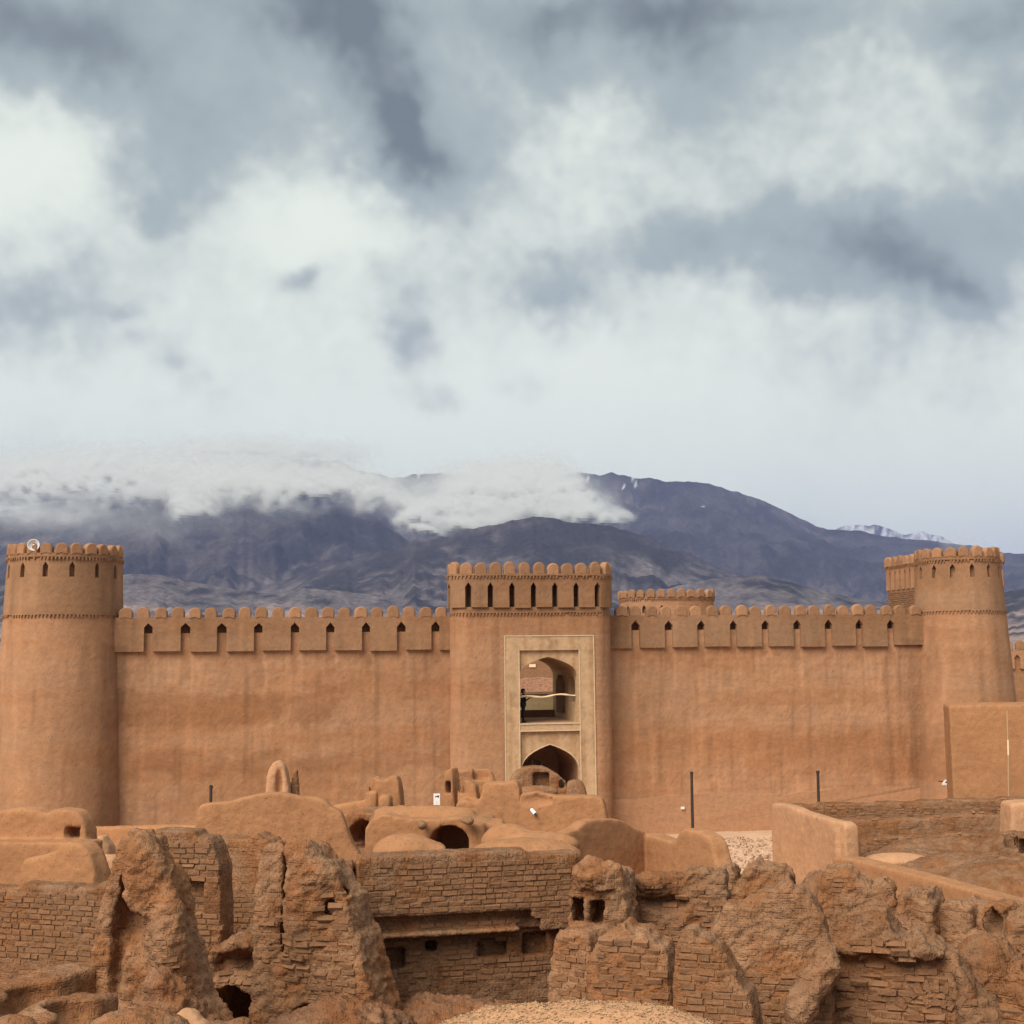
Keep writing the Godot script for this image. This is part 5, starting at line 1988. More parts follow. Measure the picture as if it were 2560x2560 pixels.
var RUINS := [
	{n = "low_wall", l = "low mud parapet running along the foot of the fortress wall at the left", c = "wall", st = 0, ce = 0.12, am = 0.04, g = "", p = [[0,0,0.06,-19.31,-58,0.9456,0.3254,6.15,0.5,0.5,-0.3,0.072,0,0,1.51,1.27,1.57,2.72,1.65,4.55,1.77,6.15,1.79]], b = []},
	{n = "plastered_ruin", l = "smooth plastered ruin with a notched rounded top below the left round tower", c = "ruined wall", st = 0, ce = 0.07, am = 0.05, g = "", p = [[0,0,0.06,-14.87,-36,0.9593,0.2824,3.56,0.6,0.6,-0.3,0.084,0,0,4.74,0.78,4.84,1.03,4.89,1.42,4.93,1.84,4.91,2.06,4.83,2.26,4.81,2.46,4.93,2.89,4.94,3.22,4.87,3.42,4.62,3.56,4.09],[0,0,0.06,-14.51,-35.2,0.9711,0.2386,3.35,0.8,0.8,-0.3,0.06,0,0,4.09,3.35,4.17],[1,1,0.03,-14.87,-36,0.9593,0.2824,2.87,3.33,4.17,4.46,0.3,-0.5]], b = []},
	{n = "plastered_ruin", l = "pale stepped plaster stump standing before the notched plastered ruin", c = "ruined wall", st = 0, ce = 0.07, am = 0.05, g = "", p = [[0,0,0.06,-11.74,-31,0.9059,0.4235,2.39,0.6,0.9,-0.3,0.078,0,0.01,4.09,0.06,4.21,0.15,4.3,0.48,4.36,0.96,4.48,1.14,4.56,1.21,4.7,1.53,4.76,1.86,4.71,2.06,4.56,2.27,4.18,2.39,3.74]], b = []},
	{n = "mud_stump", l = "small pale mud stump near the foot of the left round tower", c = "ruin", st = 2, ce = 0.08, am = 0.05, g = "", p = [[0,0,0.06,-12.41,-38,1,0,0.65,0.7,0.7,-0.3,0.12,0,0,3.57,0.09,3.75,0.29,3.83,0.42,3.77,0.49,3.63,0.65,3.52]], b = []},
	{n = "mud_stump", l = "low rounded mud block just left of the jagged pillar top", c = "ruin", st = 2, ce = 0.08, am = 0.05, g = "", p = [[0,0,0.06,-10.71,-33,1,0,0.68,0.8,0.8,-0.3,0.12,0,0,3.85,0.1,3.97,0.37,3.99,0.6,3.95,0.68,3.75]], b = []},
	{n = "brick_wall", l = "long dark mud brick wall with ragged top at the left edge", c = "brick wall", st = 1, ce = 0.052, am = 0.05, g = "", p = [[0,0,0.06,-10.74,-25,0.9616,0.2745,3.64,0.5,0.8,-0.3,0.054,0.05,0,4.64,1.07,4.71,1.36,4.74,1.65,4.79,2.02,4.81,2.37,4.77,2.68,4.76,3.08,4.79,3.29,4.91,3.43,5.04,3.64,5.07]], b = [[-10.74,-25,0.9616,0.2745,0.6,3.41,3.48,4.7,0.27,0.085,0.09,0]]},
	{n = "jagged_pillar", l = "tall jagged eroded mud pillar with fluted hollow in the left foreground", c = "ruined pillar", st = 3, ce = 0.042, am = 0.09, g = "", p = [[0,0,0.06,-6.16,-19.3,0.9509,0.3096,1.97,0.6,1.2,1,0.063,0.08,0.02,4.91,0.05,5.31,0.11,5.5,0.17,5.65,0.26,6.09,0.29,6.24,0.33,6.33,0.39,6.37,0.52,6.39,0.71,6.41,0.81,6.37,0.85,6.17,0.92,6.01,1.04,5.92,1.19,5.81,1.24,5.58,1.27,5.34,1.36,5.06,1.5,4.69,1.55,4.4,1.62,4.14,1.84,3.87,1.97,3.71],[1,3,0.1,-5.63,5.2,-19.15,0.21,0.42,0.42],[1,3,0.1,-5.78,4.76,-19.1,0.1,0.75,0.25],[1,3,0.1,-5.45,5.12,-19,0.12,0.45,0.25],[1,3,0.1,-5.72,5.44,-19.1,0.06,0.5,0.3],[0,3,0.3,-5.2,5.73,-19,0.16,0.3,0.175],[0,3,0.3,-4.96,5.04,-18.8,0.2,0.5,0.21],[0,3,0.3,-5.43,5.91,-19,0.2,0.5,0.196]], b = [[-6.16,-19.3,0.9509,0.3096,1.21,1.57,4.41,4.81,0.24,0.085,0.22,0.1]]},
	{n = "brick_pier", l = "square mud brick pier with a shallow blind niche behind the jagged pillar", c = "brick pier", st = 1, ce = 0.042, am = 0.04, g = "", p = [[0,0,0.06,-6.99,-24,0.9731,0.2304,1.76,0.55,0.6,1.2,0.036,0.06,0,5.46,0.1,5.67,0.36,5.78,0.76,5.84,1.16,5.81,1.46,5.77,1.52,5.72,1.6,5.5,1.71,5.22,1.76,4.22],[1,1,0.03,-6.99,-24,0.9731,0.2304,0.76,1.4,4.42,4.98,0.3,-0.28],[1,1,0.03,-6.99,-24,0.9731,0.2304,0.85,1.23,5.22,5.29,0.3,-0.22]], b = [[-6.99,-24,0.9731,0.2304,0.15,1.71,4.97,5.72,0.27,0.085,0.11,0],[-6.99,-24,0.9731,0.2304,0.17,0.77,4.39,4.98,0.27,0.085,0.11,0],[-6.99,-24,0.9731,0.2304,0.79,1.38,4.44,4.96,0.27,0.085,0.06,-0.26],[-6.99,-24,0.9731,0.2304,0.19,1.73,3.54,4.4,0.27,0.085,0.08,0]]},
	{n = "plastered_ruin", l = "sooty plastered back wall between the brick pier and the lobed pillar", c = "ruined wall", st = 3, ce = 0.07, am = 0.04, g = "", p = [[0,0,0.06,-6.5,-27,0.9672,0.254,1.97,0.7,0.7,1,0.054,0.05,0,5.23,0.22,5.26,0.63,5.29,1.23,5.34,1.44,5.28,1.55,5.21,1.7,5.09,1.97,4.89]], b = [[-6.5,-27,0.9672,0.254,0.58,1.81,3.42,4.16,0.27,0.085,0.17,0]]},
	{n = "vaulted_ruin", l = "sunken dark brick vault with arched black opening between the two pillars", c = "ruin", st = 1, ce = 0.052, am = 0.1, g = "", p = [[0,0,0.06,-5.93,-23,0.9774,0.2115,2.37,1.6,1.6,0.8,0.113,0.1,0,3.75,0.3,3.82,0.75,3.95,1.12,4.13,1.41,4.24,1.63,4.18,1.93,3.96,2.37,3.72],[1,2,0.03,-5.93,-23,0.9774,0.2115,0.56,1.55,2.31,3.34,0.3,-1.4],[1,3,0.1,-4.74,3.68,-22.7,0.6,0.28,0.5]], b = [[-5.93,-23,0.9774,0.2115,0.24,1.94,3.26,3.83,0.24,0.085,0.19,0]]},
	{n = "lobed_pillar", l = "broad two lobed mud brick pillar left of the long brick wall", c = "ruined pillar", st = 3, ce = 0.042, am = 0.08, g = "", p = [[0,0,0.06,-4.35,-22,0.941,0.3385,2.37,0.7,1.4,1,0.063,0.06,0.01,4.31,0.06,4.98,0.07,5.42,0.19,5.61,0.41,5.77,0.58,5.89,0.71,5.85,0.8,5.82,0.91,5.82,1.02,5.81,1.1,5.63,1.2,5.55,1.33,5.51,1.42,5.38,1.52,5.2,1.66,5.1,1.75,4.99,1.81,4.68,1.83,4.54,1.97,4.44,2.04,3.99,2.19,3.56,2.37,2.94],[1,3,0.1,-3.83,5.1,-21.8,0.1,1,0.3],[0,3,0.3,-3.51,4.95,-21.6,0.28,0.85,0.21],[0,3,0.3,-4.08,4.87,-22,0.2,0.8,0.175],[1,3,0.1,-3,4.91,-21.7,0.25,0.3,0.22],[0,3,0.3,-3.22,5.39,-21.6,0.22,0.16,0.175],[0,3,0.3,-3.62,5.84,-21.7,0.16,0.13,0.14],[1,2,0.03,-4.35,-22,0.941,0.3385,0.8,1.43,2.76,3.38,0.3,-1.2]], b = [[-4.35,-22,0.941,0.3385,1.1,1.78,4.58,5.14,0.27,0.085,0.06,-0.05],[-4.35,-22,0.941,0.3385,0.47,1.94,3.62,4.5,0.27,0.085,0.3,0],[-4.35,-22,0.941,0.3385,0.11,0.58,3.98,4.77,0.27,0.085,0.28,0]]},
	{n = "brick_wall", l = "long flat topped mud brick wall with overhanging upper half and blind niches", c = "brick wall", st = 1, ce = 0.042, am = 0.035, g = "", p = [[0,0,0.06,-3.5,-23.5,0.978,-0.2088,4.79,0.6,0.6,0.8,0.032,0.03,0,5.18,0.29,5.24,0.54,5.28,0.74,5.34,1.24,5.36,1.97,5.34,2.7,5.35,3.2,5.33,3.9,5.32,4.71,5.29,4.79,5.27],[0,0,0.06,-3.5,-23.52,0.9778,-0.2094,4.78,1.9,1.9,0.8,0.032,0.03,0,4.57,1.44,4.55,2.91,4.51,4.78,4.45],[1,1,0.03,-3.5,-23.5,0.978,-0.2088,0.85,3.88,3.99,4.28,0.6,-0.24],[1,1,0.03,-3.5,-23.5,0.978,-0.2088,0.73,4.83,1.51,3.9,0.6,-0.4],[1,1,0.03,-3.5,-23.5,0.978,-0.2088,3.66,4.05,3.8,4.14,0.6,-0.3],[1,1,0.03,-3.5,-23.5,0.978,-0.2088,1.05,1.58,3.28,3.65,0.3,-0.68],[1,1,0.03,-3.5,-23.5,0.978,-0.2088,1.95,2.18,3.56,3.75,0.3,-0.9],[1,1,0.03,-3.5,-23.5,0.978,-0.2088,2.94,3.49,3.41,3.72,0.3,-0.68],[1,1,0.03,-3.5,-23.5,0.978,-0.2088,3.79,4.26,3.4,3.8,0.3,-0.7],[1,1,0.01,-3.5,-23.5,0.978,-0.2088,0.6,0.65,4.78,5.33,0.3,-0.4]], b = [[-3.5,-23.5,0.978,-0.2088,1.33,4.73,4.34,5.29,0.27,0.085,0.04,0],[-3.5,-23.5,0.978,-0.2088,0.67,1.33,4.37,5.31,0.27,0.085,0.25,0],[-3.5,-23.5,0.978,-0.2088,0.9,3.88,4.02,4.19,0.27,0.085,0.17,-0.22],[-3.5,-23.5,0.978,-0.2088,0.72,1.95,3.02,3.78,0.27,0.085,0.14,-0.38],[-3.5,-23.5,0.978,-0.2088,2.2,4.71,3,3.77,0.27,0.085,0.14,-0.38],[-3.5,-23.5,0.978,-0.2088,1.07,1.57,3.31,3.62,0.27,0.085,0.06,-0.66],[-3.5,-23.5,0.978,-0.2088,2.96,3.47,3.43,3.69,0.27,0.085,0.06,-0.66]]},
	{n = "rubble_heap", l = "low heap of mud lumps lying behind the long brick wall", c = "rubble", st = 0, ce = 0.07, am = 0.05, g = "", p = [[0,3,0.15,-2.46,4.67,-29,0.7,0.38,0.7],[0,3,0.15,-2.02,4.67,-29,0.5,0.22,0.5],[0,4,0.06,-1.72,4.72,-28.9,0.18,0.1,0.3,0.2,0.1]], b = []},
	{n = "windowed_ruin", l = "lumpy mud ruin with two tall dark window slots side by side", c = "ruin", st = 3, ce = 0.042, am = 0.1, g = "", p = [[0,0,0.06,0.91,-23.2,0.9372,0.3489,1.13,0.75,0.9,1,0.054,0.1,-0.01,4.29,0.04,4.64,0.09,5,0.21,5.16,0.35,5.24,0.55,5.23,0.84,5.2,0.97,5.11,1.03,4.98,1.08,4.56,1.13,4.15],[1,1,0.03,0.91,-23.2,0.9372,0.3489,0.07,0.31,4.26,4.72,0.3,-0.55],[1,1,0.03,0.91,-23.2,0.9372,0.3489,0.4,0.66,4.26,4.69,0.3,-0.55],[0,3,0.3,1.41,5.11,-23,0.3,0.22,0.21]], b = []},
	{n = "brick_wall", l = "reddish broken brick wall with crumbled crest right of the windowed ruin", c = "brick wall", st = 1, ce = 0.042, am = 0.09, g = "", p = [[0,0,0.06,1.87,-24,0.9669,0.2552,1.96,0.6,0.8,0.8,0.036,0.1,0,4.57,0.24,4.7,0.4,4.77,0.56,4.82,0.73,4.81,0.92,4.86,1.04,4.99,1.43,5.04,1.84,5.08,1.96,5],[1,3,0.1,2.6,4.49,-23.7,0.5,0.16,0.3],[0,3,0.3,2.47,4.86,-23.8,0.3,0.16,0.21]], b = [[1.87,-24,0.9669,0.2552,1.31,1.88,4,4.84,0.27,0.085,0.08,0],[1.87,-24,0.9669,0.2552,0.09,1.3,3.74,4.19,0.27,0.085,0.28,0]]},
	{n = "brick_pier", l = "slim leaning mud brick pier in front of the two window slots", c = "brick pier", st = 3, ce = 0.042, am = 0.06, g = "", p = [[0,0,0.06,0.49,-20.2,0.8382,0.5454,0.73,0.7,1,1,0.032,0,-0.01,3.97,0.06,4.47,0.11,4.69,0.16,4.8,0.36,4.82,0.67,4.8,0.73,4.72]], b = [[0.49,-20.2,0.8382,0.5454,0.04,0.69,3.76,4.8,0.2,0.085,0.3,0]]},
	{n = "conical_ruin", l = "conical heap of mud brick masonry in the centre foreground", c = "ruin", st = 3, ce = 0.042, am = 0.06, g = "", p = [[0,0,0.06,1,-19.2,0.9516,0.3074,1.28,0.8,1.2,1.2,0.099,0.06,0,4.44,0.02,4.65,0.18,4.78,0.3,4.9,0.44,5.06,0.56,5.09,0.7,5.04,0.85,4.97,1,4.87,1.21,4.67,1.24,4.43,1.28,4.02]], b = [[1,-19.2,0.9516,0.3074,0,1.24,4.01,4.91,0.24,0.085,0.22,0.1]]},
	{n = "brick_wall", l = "wedge shaped brick wall end sloping down to the right beside the conical ruin", c = "brick wall", st = 3, ce = 0.042, am = 0.05, g = "", p = [[0,0,0.06,2.14,-18.2,0.9408,0.3389,1.15,0.6,0.8,1,0.036,0.08,0,4.57,0.05,4.95,0.15,5.11,0.27,5.15,0.44,5.11,0.62,4.96,0.79,4.77,0.93,4.55,1.05,4.38,1.13,4.14,1.15,3.86]], b = [[2.14,-18.2,0.9408,0.3389,0.04,1.13,3.94,5.03,0.25,0.085,0.06,0]]},
	{n = "plastered_ruin", l = "cracked plaster wall with crumbled reddish crest behind the brick wedge", c = "ruined wall", st = 3, ce = 0.048, am = 0.07, g = "", p = [[0,0,0.06,3.1,-22,0.9713,0.238,2.08,0.6,0.8,1,0.045,0.1,-0.02,4.06,0.11,4.26,0.32,4.69,0.65,4.82,0.85,4.92,1.05,5.06,1.28,5.15,1.47,5.16,1.63,5.13,1.76,5.06,1.91,4.86,2.01,4.6,2.08,4.28],[1,1,0.01,3.1,-22,0.9713,0.238,1.41,1.44,3.46,4.41,0.3,-0.4]], b = [[3.1,-22,0.9713,0.238,0.27,1.94,2.89,3.76,0.27,0.085,0.14,0]]},
	{n = "mud_stump", l = "twin mud lumps on the crest right of the gravel court", c = "ruin", st = 3, ce = 0.048, am = 0.1, g = "", p = [[0,0,0.06,4.18,-27,0.9458,0.3246,1.52,0.8,1,0.8,0.09,0.1,-0.02,3.75,0.04,4.49,0.16,4.61,0.27,4.58,0.36,4.38,0.45,4.43,0.55,4.59,0.78,4.67,1.06,4.65,1.3,4.59,1.45,4.39,1.5,4.07,1.52,3.75],[1,3,0.1,4.52,4.45,-26.5,0.12,0.5,0.3],[1,3,0.1,4.72,4.35,-26.2,0.1,0.5,0.3]], b = []},
	{n = "mud_stump", l = "weathered brown brick hump below the pale plaster corner wall", c = "ruin", st = 3, ce = 0.048, am = 0.09, g = "", p = [[0,0,0.06,5.87,-26,0.9521,0.3059,1.61,1,1.2,0.8,0.09,0.1,-0.01,3.92,0.12,4.36,0.21,4.58,0.42,4.7,0.66,4.68,0.9,4.57,1.13,4.36,1.43,4.44,1.54,4.35,1.61,3.85]], b = [[5.87,-26,0.9521,0.3059,0.19,0.61,4.27,4.58,0.24,0.085,0.17,0]]},
	{n = "mud_stump", l = "dark crumbling knob right of the weathered brick hump", c = "ruin", st = 3, ce = 0.048, am = 0.11, g = "", p = [[0,0,0.06,7.12,-25,0.8163,0.5777,0.84,1,1.2,0.8,0.113,0.1,-0.01,3.8,0.05,4.26,0.2,4.42,0.42,4.42,0.65,4.48,0.74,4.33,0.79,4.11,0.84,3.67],[1,3,0.1,7.46,4.13,-24.6,0.16,0.5,0.3]], b = []},
	{n = "mud_stump", l = "low eroded wall remnant with a hollow end near the right edge", c = "ruin", st = 3, ce = 0.048, am = 0.08, g = "", p = [[0,0,0.06,7.95,-25,0.7153,0.6988,1.4,0.9,1.1,0.8,0.068,0.08,0,4.09,0.09,4.23,0.32,4.28,0.52,4.22,0.83,4.21,1.06,4.34,1.28,4.29,1.39,4.16,1.4,3.69],[1,1,0.12,7.95,-25,0.7153,0.6988,0.68,0.8,3.81,4.25,0.3,-0.4],[1,3,0.1,8.84,3.94,-24.4,0.18,0.3,0.3]], b = []},
	{n = "mud_stump", l = "rough mud knob cut by the right edge below the low sloping wall", c = "ruin", st = 3, ce = 0.048, am = 0.1, g = "", p = [[0,0,0.06,8.46,-23,0.9193,0.3936,1.27,1,1.2,0.8,0.113,0.1,-0.02,3.7,0.04,4.12,0.16,4.32,0.39,4.44,0.9,4.51,1.27,4.28]], b = []},
	{n = "collapsed_vault", l = "large collapsed brick vault with fanned arch courses at lower right", c = "ruin", st = 1, ce = 0.042, am = 0.09, g = "", fan = [[1.96,4.16,0.34,0.18,2,0.7,2.45]], p = [[0,0,0.06,3.51,-17.6,0.9404,0.3402,2.89,0.8,1.3,1,0.054,0.06,-0.03,3.94,-0.01,4,0.23,4.33,0.44,4.65,0.55,4.91,0.7,5.17,0.84,5.24,0.97,5.29,1.03,5.41,1.08,5.5,1.24,5.57,1.4,5.52,1.44,5.41,1.47,5.36,1.62,5.27,1.78,5.34,1.93,5.31,2.04,5.22,2.19,5.09,2.26,4.91,2.4,4.7,2.58,4.52,2.79,4.3,2.89,4.1],[1,1,0.12,3.51,-17.6,0.9404,0.3402,0.67,2.2,3.45,5.03,0.6,-0.22],[1,3,0.1,4.65,4.91,-17,0.28,0.12,0.35],[1,3,0.1,5.39,5.27,-17.1,0.1,0.12,0.25],[1,1,0.01,3.51,-17.6,0.9404,0.3402,1.4,1.42,5.03,5.31,0.3,-0.4],[0,3,0.3,4.03,5.04,-17,0.1,0.2,0.175],[0,3,0.3,3.9,4.85,-17,0.1,0.25,0.175],[0,3,0.3,3.71,4.63,-16.9,0.1,0.25,0.175],[0,3,0.3,3.55,4.38,-16.9,0.1,0.25,0.175]], b = [[3.51,-17.6,0.9404,0.3402,0.28,2.43,4.11,4.96,0.25,0.085,0.08,-0.14],[3.51,-17.6,0.9404,0.3402,0.78,1.78,4.99,5.35,0.25,0.085,0.3,0.06]]},
	{n = "mud_stump", l = "pitted round mud boulder shaped stump right of the collapsed vault", c = "ruin", st = 1, ce = 0.042, am = 0.12, g = "", p = [[0,3,0.2,6.42,4.69,-18,0.36,0.42,0.45],[0,3,0.2,6.29,4.37,-18,0.4,0.6,0.5],[0,3,0.2,6.66,4.4,-18.1,0.3,0.5,0.4],[0,3,0.15,6.65,4.84,-18.3,0.26,0.2,0.3]], b = []},
	{n = "mud_stump", l = "steep mud spur rising from the lower right corner", c = "ruin", st = 1, ce = 0.042, am = 0.1, g = "", p = [[0,0,0.06,5.39,-15,0.9001,0.4357,0.92,0.9,1.2,2,0.09,0.1,-0.03,4.6,0.08,5.01,0.15,5.25,0.24,5.37,0.35,5.44,0.6,5.52,0.92,5.37],[1,3,0.1,5.55,5.11,-14.8,0.1,0.5,0.2]], b = []},
	{n = "earth_bank", l = "dark reddish earth banked against the foot of the lobed pillar", c = "mound", st = 4, ce = 0.05, am = 0.13, g = "", p = [[0,3,0.5,-3.21,3.08,-20.4,1,0.4,0.6],[0,3,0.5,-2.56,3.2,-20.6,0.7,0.45,0.6],[0,3,0.5,-2.25,2.9,-21.2,0.7,0.45,0.6]], b = []},
	{n = "earth_bank", l = "dark reddish earth slumped below the niches of the long brick wall", c = "mound", st = 4, ce = 0.055, am = 0.14, g = "", p = [[0,3,0.6,-1.09,2.61,-22.4,1.2,0.55,0.9],[0,3,0.6,-2.02,2.61,-22.2,0.9,0.4,0.8],[0,3,0.6,-0.09,2.47,-22.4,1.2,0.4,0.8]], b = []},
	{n = "earth_bank", l = "reddish earth heaped against the right foot of the jagged pillar", c = "mound", st = 4, ce = 0.05, am = 0.12, g = "", p = [[0,3,0.4,-4.89,4.08,-18.3,0.35,0.6,0.35],[0,3,0.4,-4.66,3.84,-18.4,0.45,0.4,0.4]], b = []},
	{n = "broken_vault", l = "smooth mud vault edge curving across the lower left corner", c = "ruin", st = 3, ce = 0.048, am = 0.05, g = "", p = [[0,0,0.06,-7.13,-17.2,0.4643,-0.8857,2.7,0.7,0.8,1.6,0.068,0,0.01,4.57,0.52,4.53,0.92,4.52,1.41,4.52,1.77,4.54,2.26,4.52,2.7,4.43],[1,3,0.1,-6.45,4.42,-17.1,1.2,0.34,0.55],[1,3,0.1,-6.18,4.36,-18.1,0.8,0.3,0.5]], b = []},
	{n = "broken_vault", l = "second mud vault edge sweeping up to the jagged pillar foot", c = "ruin", st = 3, ce = 0.048, am = 0.05, g = "", p = [[0,0,0.06,-5.87,-15.8,0.1749,-0.9846,2.42,0.6,0.8,1.8,0.068,0,0.02,4.37,0.33,4.49,0.65,4.55,0.98,4.59,1.43,4.57,1.97,4.48,2.42,4.41],[1,3,0.1,-5.47,4.39,-17.1,0.7,0.28,0.5]], b = []},
	{n = "mud_mound", l = "small rounded mud mound at the bottom edge below the jagged pillar", c = "mound", st = 3, ce = 0.042, am = 0.07, g = "", p = [[0,3,0.2,-4.73,4.33,-16.5,0.55,0.32,0.5],[0,3,0.2,-5.01,4.34,-16.3,0.3,0.2,0.4],[0,3,0.2,-4.46,4.25,-16.6,0.4,0.25,0.4]], b = []},
	{n = "mud_block", l = "pale fallen mud lump before the black vault opening", c = "rubble", st = 2, ce = 0.04, am = 0.06, g = "", p = [[0,3,0.1,-4.33,4.23,-17.5,0.17,0.16,0.2],[0,3,0.1,-4.15,4.17,-17.4,0.14,0.1,0.18]], b = []},
	{n = "mud_block", l = "small brown mud lump beside the pale fallen lump", c = "rubble", st = 1, ce = 0.04, am = 0.05, g = "", p = [[0,3,0.1,-3.67,4.15,-17.6,0.16,0.09,0.16],[0,3,0.1,-3.94,4.15,-17.5,0.12,0.08,0.14]], b = []},
	{n = "mud_block", l = "bottom left corner mud lump on the vault floor", c = "rubble", st = 3, ce = 0.04, am = 0.05, g = "", p = [[0,3,0.1,-5.89,4.69,-15.5,0.3,0.16,0.3]], b = []},
	{n = "plastered_ruin", l = "wide smooth orange plaster wall with humped top left of the kiln opening", c = "ruined wall", st = 0, ce = 0.07, am = 0.035, g = "", p = [[0,0,0.06,-9.33,-38,1,0,4.84,0.42,0.8,-0.3,0.054,0,0.02,3.66,0.04,4.02,0.06,4.49,0.14,4.71,0.47,4.75,0.95,4.78,1.35,4.88,1.75,4.97,2.16,5.03,2.5,5.03,2.84,4.96,3.11,4.9,3.52,4.87,3.78,4.79,3.98,4.61,4.26,4.45,4.36,4.24,4.46,3.92,4.61,3.55,4.84,3.22]], b = []},
	{n = "mud_pinnacle", l = "pale twin legged mud pinnacle rising behind the wide plaster wall", c = "ruin", st = 2, ce = 0.07, am = 0.05, g = "", p = [[0,0,0.06,-9.6,-50,1,0,0.98,0.7,1,-0.3,0.12,0,0.01,3.83,0.03,4.44,0.15,4.67,0.27,4.9,0.43,4.99,0.61,4.93,0.77,4.74,0.86,4.36,0.98,3.59],[1,3,0.1,-9.06,4.01,-49.8,0.16,0.75,0.5]], b = []},
	{n = "mud_stump", l = "thin dark mud sliver leaning beside the pale pinnacle", c = "ruin", st = 1, ce = 0.052, am = 0.04, g = "", p = [[0,0,0.06,-8.73,-50.5,1,0,0.34,0.4,0.6,-0.3,0.045,0,0,3.9,0.14,4.41,0.25,4.61,0.31,4.54,0.33,4.18,0.34,3.79]], b = []},
	{n = "stepped_ruin", l = "cluster of small stepped mud stumps above the sunken room", c = "ruin", st = 0, ce = 0.065, am = 0.04, g = "", p = [[0,0,0.06,-6.66,-46.5,0.9831,0.1831,2.73,0.6,0.8,-0.3,0.09,0,0,3.6,0.17,3.67,0.82,3.79,1.25,3.85,1.4,3.95,1.42,4.43,1.56,4.64,1.72,4.69,1.87,4.6,2.16,4.61,2.26,4.72,2.5,4.72,2.64,4.43,2.65,3.96,2.73,3.36],[1,1,0.03,-6.66,-46.5,0.9831,0.1831,1.43,1.69,4.14,4.62,0.3,-0.4],[0,4,0.06,-4.93,2.14,-45.45,0.16,2.14,0.25,0.1,0.1],[0,4,0.06,-4.44,2.11,-44.9,0.22,2.11,0.3,-0.1,0.15]], b = []},
	{n = "sunken_room", l = "sunken dark room mouth between the wide plaster wall and the kiln house", c = "ruin", st = 3, ce = 0.08, am = 0.07, g = "", p = [[0,0,0.06,-5.89,-43.5,0.8772,0.4801,2.08,1.6,1.6,-0.3,0.068,0,0,3.68,0.37,3.83,0.89,3.9,1.37,3.82,1.69,3.51,1.97,3.14,2.08,2.51],[1,2,0.03,-5.89,-43.5,0.8772,0.4801,0.35,1.69,2.81,3.57,0.3,-1.4],[1,1,0.03,-5.89,-43.5,0.8772,0.4801,0.57,1.15,2.61,2.97,0.3,-1.45]], b = []},
	{n = "kiln_house", l = "flat roofed mud house with a round black kiln opening", c = "ruin", st = 0, ce = 0.065, am = 0.04, g = "", p = [[0,0,0.06,-4.77,-41.5,0.9917,0.1288,3.88,2.6,2.7,-0.3,0.036,0,0,3.48,0.17,3.79,0.43,3.92,0.66,3.97,1.13,3.86,1.81,3.81,2.31,3.82,2.82,3.87,3.17,3.87,3.39,3.75,3.8,3.67,3.88,3.45],[1,2,0.03,-4.77,-41.5,0.9917,0.1288,2.09,3.34,2.57,3.64,0.3,-2.2],[0,3,0.3,-2.95,3.89,-42.4,1.6,0.22,0.35],[0,4,0.06,-0.72,1.82,-42.3,0.39,1.82,0.7,0,0.1],[1,1,0.03,-4.77,-41.5,0.9917,0.1288,3.83,4.36,3.23,3.62,0.3,-0.45]], b = []},
	{n = "water_spout", l = "short clay roof spout at the kiln house front, left one", c = "spout", st = 3, ce = 0.04, am = 0.02, g = "roof spouts of the kiln house", p = [[0,3,0.15,-2.9,3.71,-40.9,0.1,0.1,0.3],[0,3,0.15,-2.89,3.7,-40.75,0.13,0.12,0.12]], b = []},
	{n = "water_spout", l = "short clay roof spout at the kiln house front, right one", c = "spout", st = 3, ce = 0.04, am = 0.02, g = "roof spouts of the kiln house", p = [[0,3,0.15,-1.51,3.86,-40.7,0.2,0.08,0.25],[0,3,0.15,-1.41,3.84,-40.5,0.13,0.1,0.14]], b = []},
	{n = "notched_ruin", l = "roofless mud house with notched walls and small windows before the gate", c = "ruin", st = 0, ce = 0.07, am = 0.035, g = "", p = [[0,0,0.06,-2.59,-46.5,0.9145,0.4045,0.49,0.6,0.7,-0.3,0.06,0,0,3.85,0.03,4.78,0.11,4.85,0.24,4.93,0.4,4.96,0.45,4.37,0.49,3.52],[1,1,0.03,-2.59,-46.5,0.9145,0.4045,0.13,0.32,4.06,4.49,0.3,-0.5],[0,0,0.06,-2.36,-48.5,1,0,1.64,0.5,0.6,-0.3,0.06,0,0,4.72,0.18,4.69,0.78,4.73,1.3,4.72,1.49,4.66,1.64,4.36],[1,1,0.03,-2.36,-48.5,1,0,0.8,1.46,4.32,4.68,0.3,-0.4],[0,0,0.06,-2.07,-46,0.9654,0.2608,0.76,0.6,0.7,-0.3,0.072,0,0,3.56,0.06,4.37,0.15,4.54,0.37,4.56,0.56,4.49,0.74,4.32,0.76,3.71],[1,2,0.03,-2.07,-46,0.9654,0.2608,0.1,0.34,4.11,4.5,0.3,-0.55],[0,0,0.06,-2.07,-45.3,0.9917,0.129,2.32,0.8,0.9,-0.3,0.084,0,0,3.82,0.31,3.98,0.48,3.91,0.8,3.94,0.91,4.12,0.96,4.49,1.09,4.54,1.74,4.56,1.97,4.63,2.16,4.58,2.27,4.36,2.32,3.78]], b = []},
